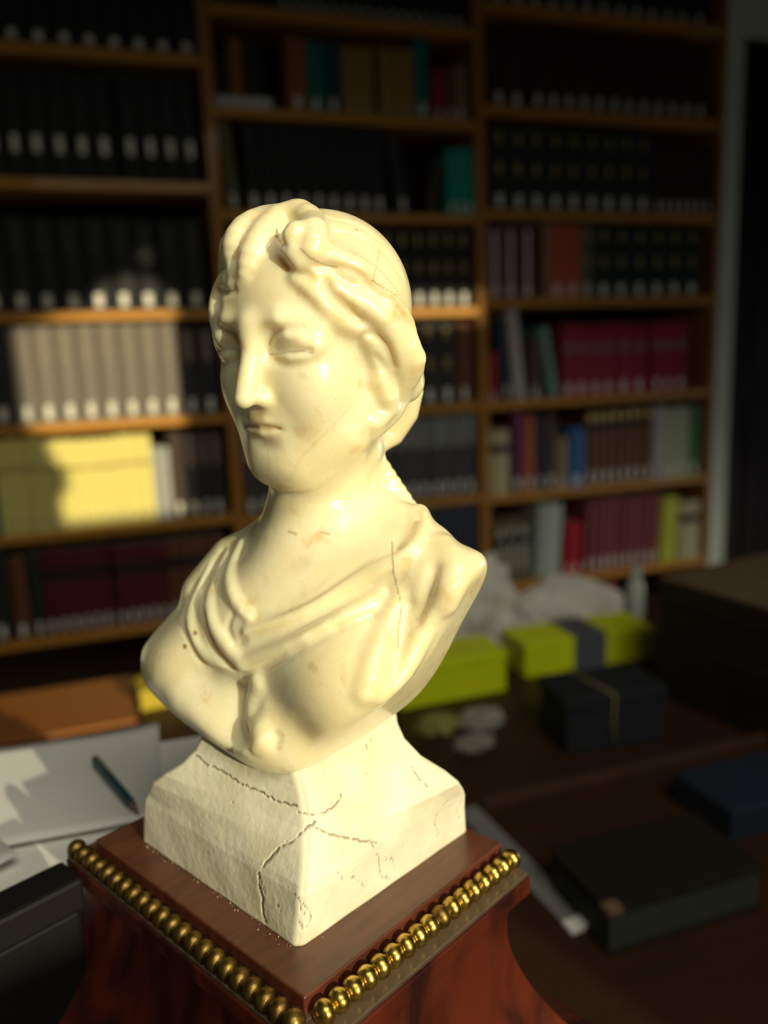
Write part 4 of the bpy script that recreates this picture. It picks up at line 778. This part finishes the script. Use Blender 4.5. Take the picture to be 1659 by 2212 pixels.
zz_ = 0
for i, hh in enumerate((.05, .045, .05, .04, .045, .03)):
    j_ = [(random.uniform(-.004, .004)+x+.1, random.uniform(0, .004)+y-.3) for x, y in poly]
    o = MB().prism(j_, zz_, zz_+hh-.001).obj('paper_bundle', M_paper2 if i < 5 else M_paper, pile); zz_ += hh
PZ = ZD+zz_
PS = [(-.225, 2.20, .19, .13, .05, .0004, .0015, 'white paper sheet at the far left of the document pile'),
      (-.06, 2.172, .15, .12, -.06, .0022, .002, 'white paper sheet on the document pile behind the left plinth corner'),
      (-.169, 2.255, .20, .10, .52, .0050, .0025, 'white paper sheet on the document pile nearest the black case'),
      (-.262, 2.265, .15, .10, -.15, .0085, .002, 'white paper sheet at the left frame edge on the document pile')]
for i, (u, v, a, b, rz, dz, cu, lab) in enumerate(PS): sheet(u, v, a, b, rz, PZ+dz, M_paper, cu, seed=i, label=lab, grp='loose papers on the document pile')
def tube(pts, r, seg=8):
    m = MB(); n = len(pts); pts = [Vector(p) for p in pts]
    for i, p in enumerate(pts):
        d = (pts[min(i+1, n-1)]-pts[max(i-1, 0)]).normalized(); a = d.orthogonal().normalized()
        if i == 0: ref = a
        a = (ref-d*ref.dot(d)).normalized(); b = d.cross(a); ref = a; rr = r[i] if isinstance(r, (list, tuple)) else r
        m.V += [tuple(p+(a*math.cos(t*2*math.pi/seg)+b*math.sin(t*2*math.pi/seg))*rr) for t in range(seg)]
    for i in range(n-1):
        for k in range(seg): m.F.append((i*seg+k, i*seg+(k+1) % seg, (i+1)*seg+(k+1) % seg, (i+1)*seg+k))
    m.F += [tuple(range(seg))[::-1], tuple((n-1)*seg+k for k in range(seg))]
    return m
M_teal = mat('dark_teal_plastic', (.02, .07, .09), .3, noise=(60, .4, (.016, .06, .08)))
pen = empty('pen', RM(-.012, 2.195, PZ+.0085, -1.28), 'thin dark teal pen lying on the papers left of the plinth', 'pen')
tube([(-.035, 0, 0), (-.033, 0, 0), (.028, 0, 0), (.031, 0, 0)], [.0015, .0026, .0026, .0022]).obj('barrel', M_teal, pen, None, True)
tube([(.031, 0, 0), (.039, 0, 0), (.042, 0, 0)], [.0022, .0009, .0003]).obj('tip', M_gry, pen, None, True)
M_must = mat('mustard_card', (.48, .36, .03), .6, noise=(30, .5, (.40, .30, .02)))
ob = empty('box', RM(.045, 1.44, ZD, .1), 'small mustard yellow box behind the papers, left of the bust', 'box')
MB().box(-.03, .03, -.03, .03, 0, .028, .002).obj('box_body', M_must, ob); MB().box(-.031, .031, -.031, .031, .022, .032, .002).obj('box_lid', M_must, ob)
# black lacquered case standing beside the pedestal
M_lac = mat('black_lacquer', (.006, .005, .005), .6, spec=.2, noise=(20, .5, (.004, .004, .004)))
cs = empty('case', PM @ Matrix.Translation((-.085, .132, -.5)), 'black lacquered case standing behind the left end of the pedestal', 'case')
MB().box(-.36, .072, .006, .022, 0, .27, .002).obj('case_body', M_lac, cs); MB().box(-.362, .074, .004, .024, .27, .285, .002).obj('case_lid', M_lac, cs)
M_lit_desk = mat('reddish_brown_lit_desk', (.33, .12, .03), .42, noise=(10, .7, (.26, .09, .022), (1, 6, 1)))  # brighter colour stands in for sunlight on the desk wood
tag(MB().box(-.45, .01, -.09, .09, 0, .006, .002).obj('lit_desk_strip', M_lit_desk, None, RM(0, 1.42, ZD+.0003)), 'reddish brown desk wood coloured as lit, along the far left edge', 'board')
# lime packs, plastic bag, cap
M_lime = mat('lime_green_card', (.66, .74, .010), .5, noise=(30, .5, (.58, .66, .008)))
M_gtape = mat('grey_tape', (.10, .10, .12), .5, noise=(50, .5, (.08, .08, .1)))
def block_thing(name, label, cat, u0, u1, v, z0, z1, th, m, rz=0, extra=None, grp=None):
    t = empty(name, RM((u0+u1)/2, v, z0, rz), label, cat, grp); wd = (u1-u0)/2
    MB().box(-wd, wd, -th/2, th/2, 0, z1-z0, .0025).obj('body', m, t)
    return t
lp = block_thing('file_box', 'lime green file box just right of the bust shoulder', 'box', .366, .536, 1.585, ZD, ZD+.062, .08, M_lime, .0)
MB().box(-.086, .086, -.041, .041, .050, .0645, .002).obj('lid', M_lime, lp)
lp2 = block_thing('file_box', 'lime green file box with grey band behind the dark gift box', 'box', .585, .812, 1.56, ZD, ZD+.054, .08, M_lime, -.04)
MB().box(-.1145, .1145, -.041, .041, .044, .056, .002).obj('lid', M_lime, lp2)
MB().box(-.028, .028, -.0425, .0425, -.0, .0575, .001).obj('grey_band', M_gtape, lp2)
def plastic():
    m = mat('thin_plastic', (.88, .88, .80), .35, noise=(25, .8, (.62, .55, .50)), bump=(40, .8, .01))
    b = m.node_tree.nodes['Principled BSDF']; b.inputs['Transmission Weight'].default_value = .2; b.inputs['IOR'].default_value = 1.2
    return m
M_pl = plastic()
def blob(name, label, cat, u, v, z, rx, ry, rz_, m, seed, amp=.18, fr=3.2, flat=True):
    bq = bmesh.new(); bmesh.ops.create_icosphere(bq, subdivisions=5, radius=1); rg = np.random.RandomState(seed); K_ = rg.normal(0, fr, (9, 3)); ph = rg.rand(9)*6.28
    for vt in bq.verts:
        p = np.array(vt.co); s = 1+amp*sum(abs(math.sin(K_[i]@p+ph[i]))-.6 for i in range(9))/3.0
        q = p*s; q[2] = max(q[2], -.55) if flat else q[2]
        vt.co = Vector((q[0]*rx, q[1]*ry, (q[2]+.55)*rz_))
    mb = MB(); mb.add_bm(bq); return tag(mb.obj(name, m, None, RM(u, v, z), True), label, cat)
blob('plastic_bag', 'crumpled translucent plastic bag behind the bust shoulder', 'bag', .535, 1.455, ZD, .10, .05, .105, M_pl, 3, .35, 4.2)
blob('plastic_bag', 'domed translucent plastic bag bulging above the banded lime box', 'bag', .745, 1.445, ZD, .115, .05, .066, M_pl, 8, .14, 3.2)
# dark gift box with string
M_dbox = mat('dark_blue_grey_card', (.016, .019, .022), .7, noise=(40, .5, (.012, .014, .016)))
M_str = mat('beige_string', (.30, .24, .11), .8, noise=(200, .5, (.22, .17, .08)))
gb = empty('gift_box', RM(.582, 1.80, ZD, -.12), 'dark blue grey box tied with beige string on the desk', 'box')
MB().box(-.068, .068, -.04, .04, 0, .07, .003).obj('box_body', M_dbox, gb)
MB().box(-.070, .070, -.042, .042, .056, .076, .003).obj('box_lid', M_dbox, gb)
tube([(-.004, -.0432, .0), (-.006, -.0437, .05), (-.005, -.0447, .072), (-.008, -.043, .0775), (-.018, .0, .0775), (-.026, .042, .0775), (-.026, .0445, .07), (-.026, .044, 0)], .0015).obj('string', M_str, gb, None, True)
# crumpled scraps
for i, (u, v, z, r, col, lab) in enumerate(((.392, 1.70, 0, .018, (.30, .30, .08), 'yellowish crumpled scrap on the desk right of the plinth'), (.452, 1.71, 0, .020, (.36, .34, .28), 'pale crumpled paper scrap right of the plinth'), (.415, 1.765, 0, .015, (.30, .25, .20), 'small brownish crumpled scrap nearest the plinth'))):
    blob('paper_scrap', lab, 'paper scrap', u, v, ZD, r*1.5, r, r*.7, mat('scrap_paper', col, .8, noise=(60, .8, tuple(c*.5 for c in col))), 20+i, .45, 4)
# stack of big dark volumes at the right
M_dvol = mat('dark_leather', (.020, .014, .012), .5, noise=(30, .6, (.014, .010, .008)), bump=(200, .2, .0006))
M_dtop = mat('brown_board_cover', (.15, .10, .055), .6, noise=(25, .6, (.11, .075, .04)))
zc = ZD
for i, (hh, du, rz) in enumerate(((.048, 0, .02), (.045, -.004, -.01), (.047, .003, .012), (.038, 0, .0))):
    t = empty('large_volume', RM(.985+du, 1.935, zc, rz+.15), ['lowest dark volume of the stack at the right', 'second volume from the bottom of the right stack', 'dark volume just beneath the top one of the right stack', 'topmost brown covered volume of the stack at the right'][i], 'book', 'large volumes stacked at the right')
    mt = M_dtop if i == 3 else M_dvol
    MB().box(-.22, .22, -.27, .25, 0, .004, .001).obj('cover', M_dvol, t); MB().box(-.22, .22, -.27, .25, hh-.0055, hh-.0005, .001).obj('cover', mt, t)
    MB().box(-.22, -.215, -.27, .25, .004, hh-.0055).obj('spine', M_dvol, t); MB().box(-.214, .212, -.266, .246, .004, hh-.0055).obj('page_block', mat('dark_page_edge', (.05, .032, .022), .8, noise=(200, .6, (.03, .02, .014), (1, 1, 8))) if i == 0 else bpy.data.materials['dark_page_edge'], t)
    zc += hh
# small things near the stack
M_redp = mat('red_plastic', (.50, .06, .05), .4, noise=(60, .4, (.42, .05, .04))); M_whp = mat('white_plastic', (.55, .58, .50), .4, noise=(60, .4, (.48, .5, .44)))
def lathe(prof_, seg=20):
    m = MB(); n = len(prof_)
    for r, z in prof_: m.V += [(r*math.cos(t*2*math.pi/seg), r*math.sin(t*2*math.pi/seg), z) for t in range(seg)]
    for i in range(n-1):
        for k in range(seg): m.F.append((i*seg+k, i*seg+(k+1) % seg, (i+1)*seg+(k+1) % seg, (i+1)*seg+k))
    m.F += [tuple(range(seg))[::-1], tuple((n-1)*seg+k for k in range(seg))]; return m
t = empty('bottle', RM(.905, 1.43, ZD), 'small pale bottle standing beside the dark stack', 'bottle')
lathe([(.014, 0), (.016, .004), (.016, .06), (.010, .078), (.008, .084)]).obj('bottle_body', M_whp, t, None, True); lathe([(.010, .084), (.010, .098), (.008, .1)]).obj('cap', M_whp, t, None, True)
t = empty('glue_stick', RM(.850, 1.43, ZD), 'small upright tube with red cap left of the pale bottle', 'tube')
lathe([(.011, 0), (.0115, .003), (.0115, .04), (.011, .042)]).obj('tube_body', M_dbox, t, None, True); lathe([(.0125, .042), (.0125, .072), (.010, .076)]).obj('cap', M_redp, t, None, True)
# narrow grey strip, grey green book and blue folder in front right
M_gstrip = mat('pale_grey_card', (.20, .19, .19), .5, noise=(30, .4, (.17, .16, .16)))
t = empty('ruler', RM(.349, 2.0, ZD, math.radians(-86.5)), 'narrow pale grey ruler lying right of the pedestal', 'ruler')
MB().box(-.105, .108, -.0125, .0125, 0, .004, .001).obj('ruler_body', M_gstrip, t); MB().box(.094, .109, -.0128, .0128, -.0, .0048, .001).obj('end_cap', M_paper, t)
M_ggr = mat('grey_green_cloth', (.035, .040, .028), .7, noise=(50, .5, (.028, .032, .022))); M_dk = mat('dark_brown_cloth', (.014, .009, .006), .7, noise=(50, .5, (.010, .007, .005)))
t = empty('lying_book', RM(.437, 2.095, ZD, 0), 'dark thick book lying flat with grey green edge, lower right', 'book')
MB().box(-.08, .082, -.048, .05, 0, .004, .001).obj('cover', M_dk, t); MB().box(-.08, .082, -.048, .05, .038, .043, .001).obj('cover', M_dk, t)
MB().box(-.077, .079, -.045, .047, .004, .038).obj('page_block', M_ggr, t)
MB().box(-.081, -.066, -.049, -.036, .0375, .0435, .0008).obj('corner_highlight', M_dtop, t)  # brownish highlight on the corner, made as a lighter piece
M_blu = mat('slate_blue_card', (.016, .022, .036), .6, noise=(40, .4, (.013, .018, .03)))
t = block_thing('folder', 'slate blue folder at the right frame edge', 'folder', .563, .76, 2.01, ZD, ZD+.035, .09, M_blu)
M_tr = mat('dark_tray_wood', (.06, .03, .016), .5, noise=(20, .6, (.045, .022, .012), (1, 6, 1)))
t = empty('tray', RM(.62, 1.90, ZD), 'low dark wooden strip tray between the box and the lying book', 'tray')
MB().box(-.26, .2, -.006, .006, 0, .012, .001).obj('tray_edge', M_tr, t)
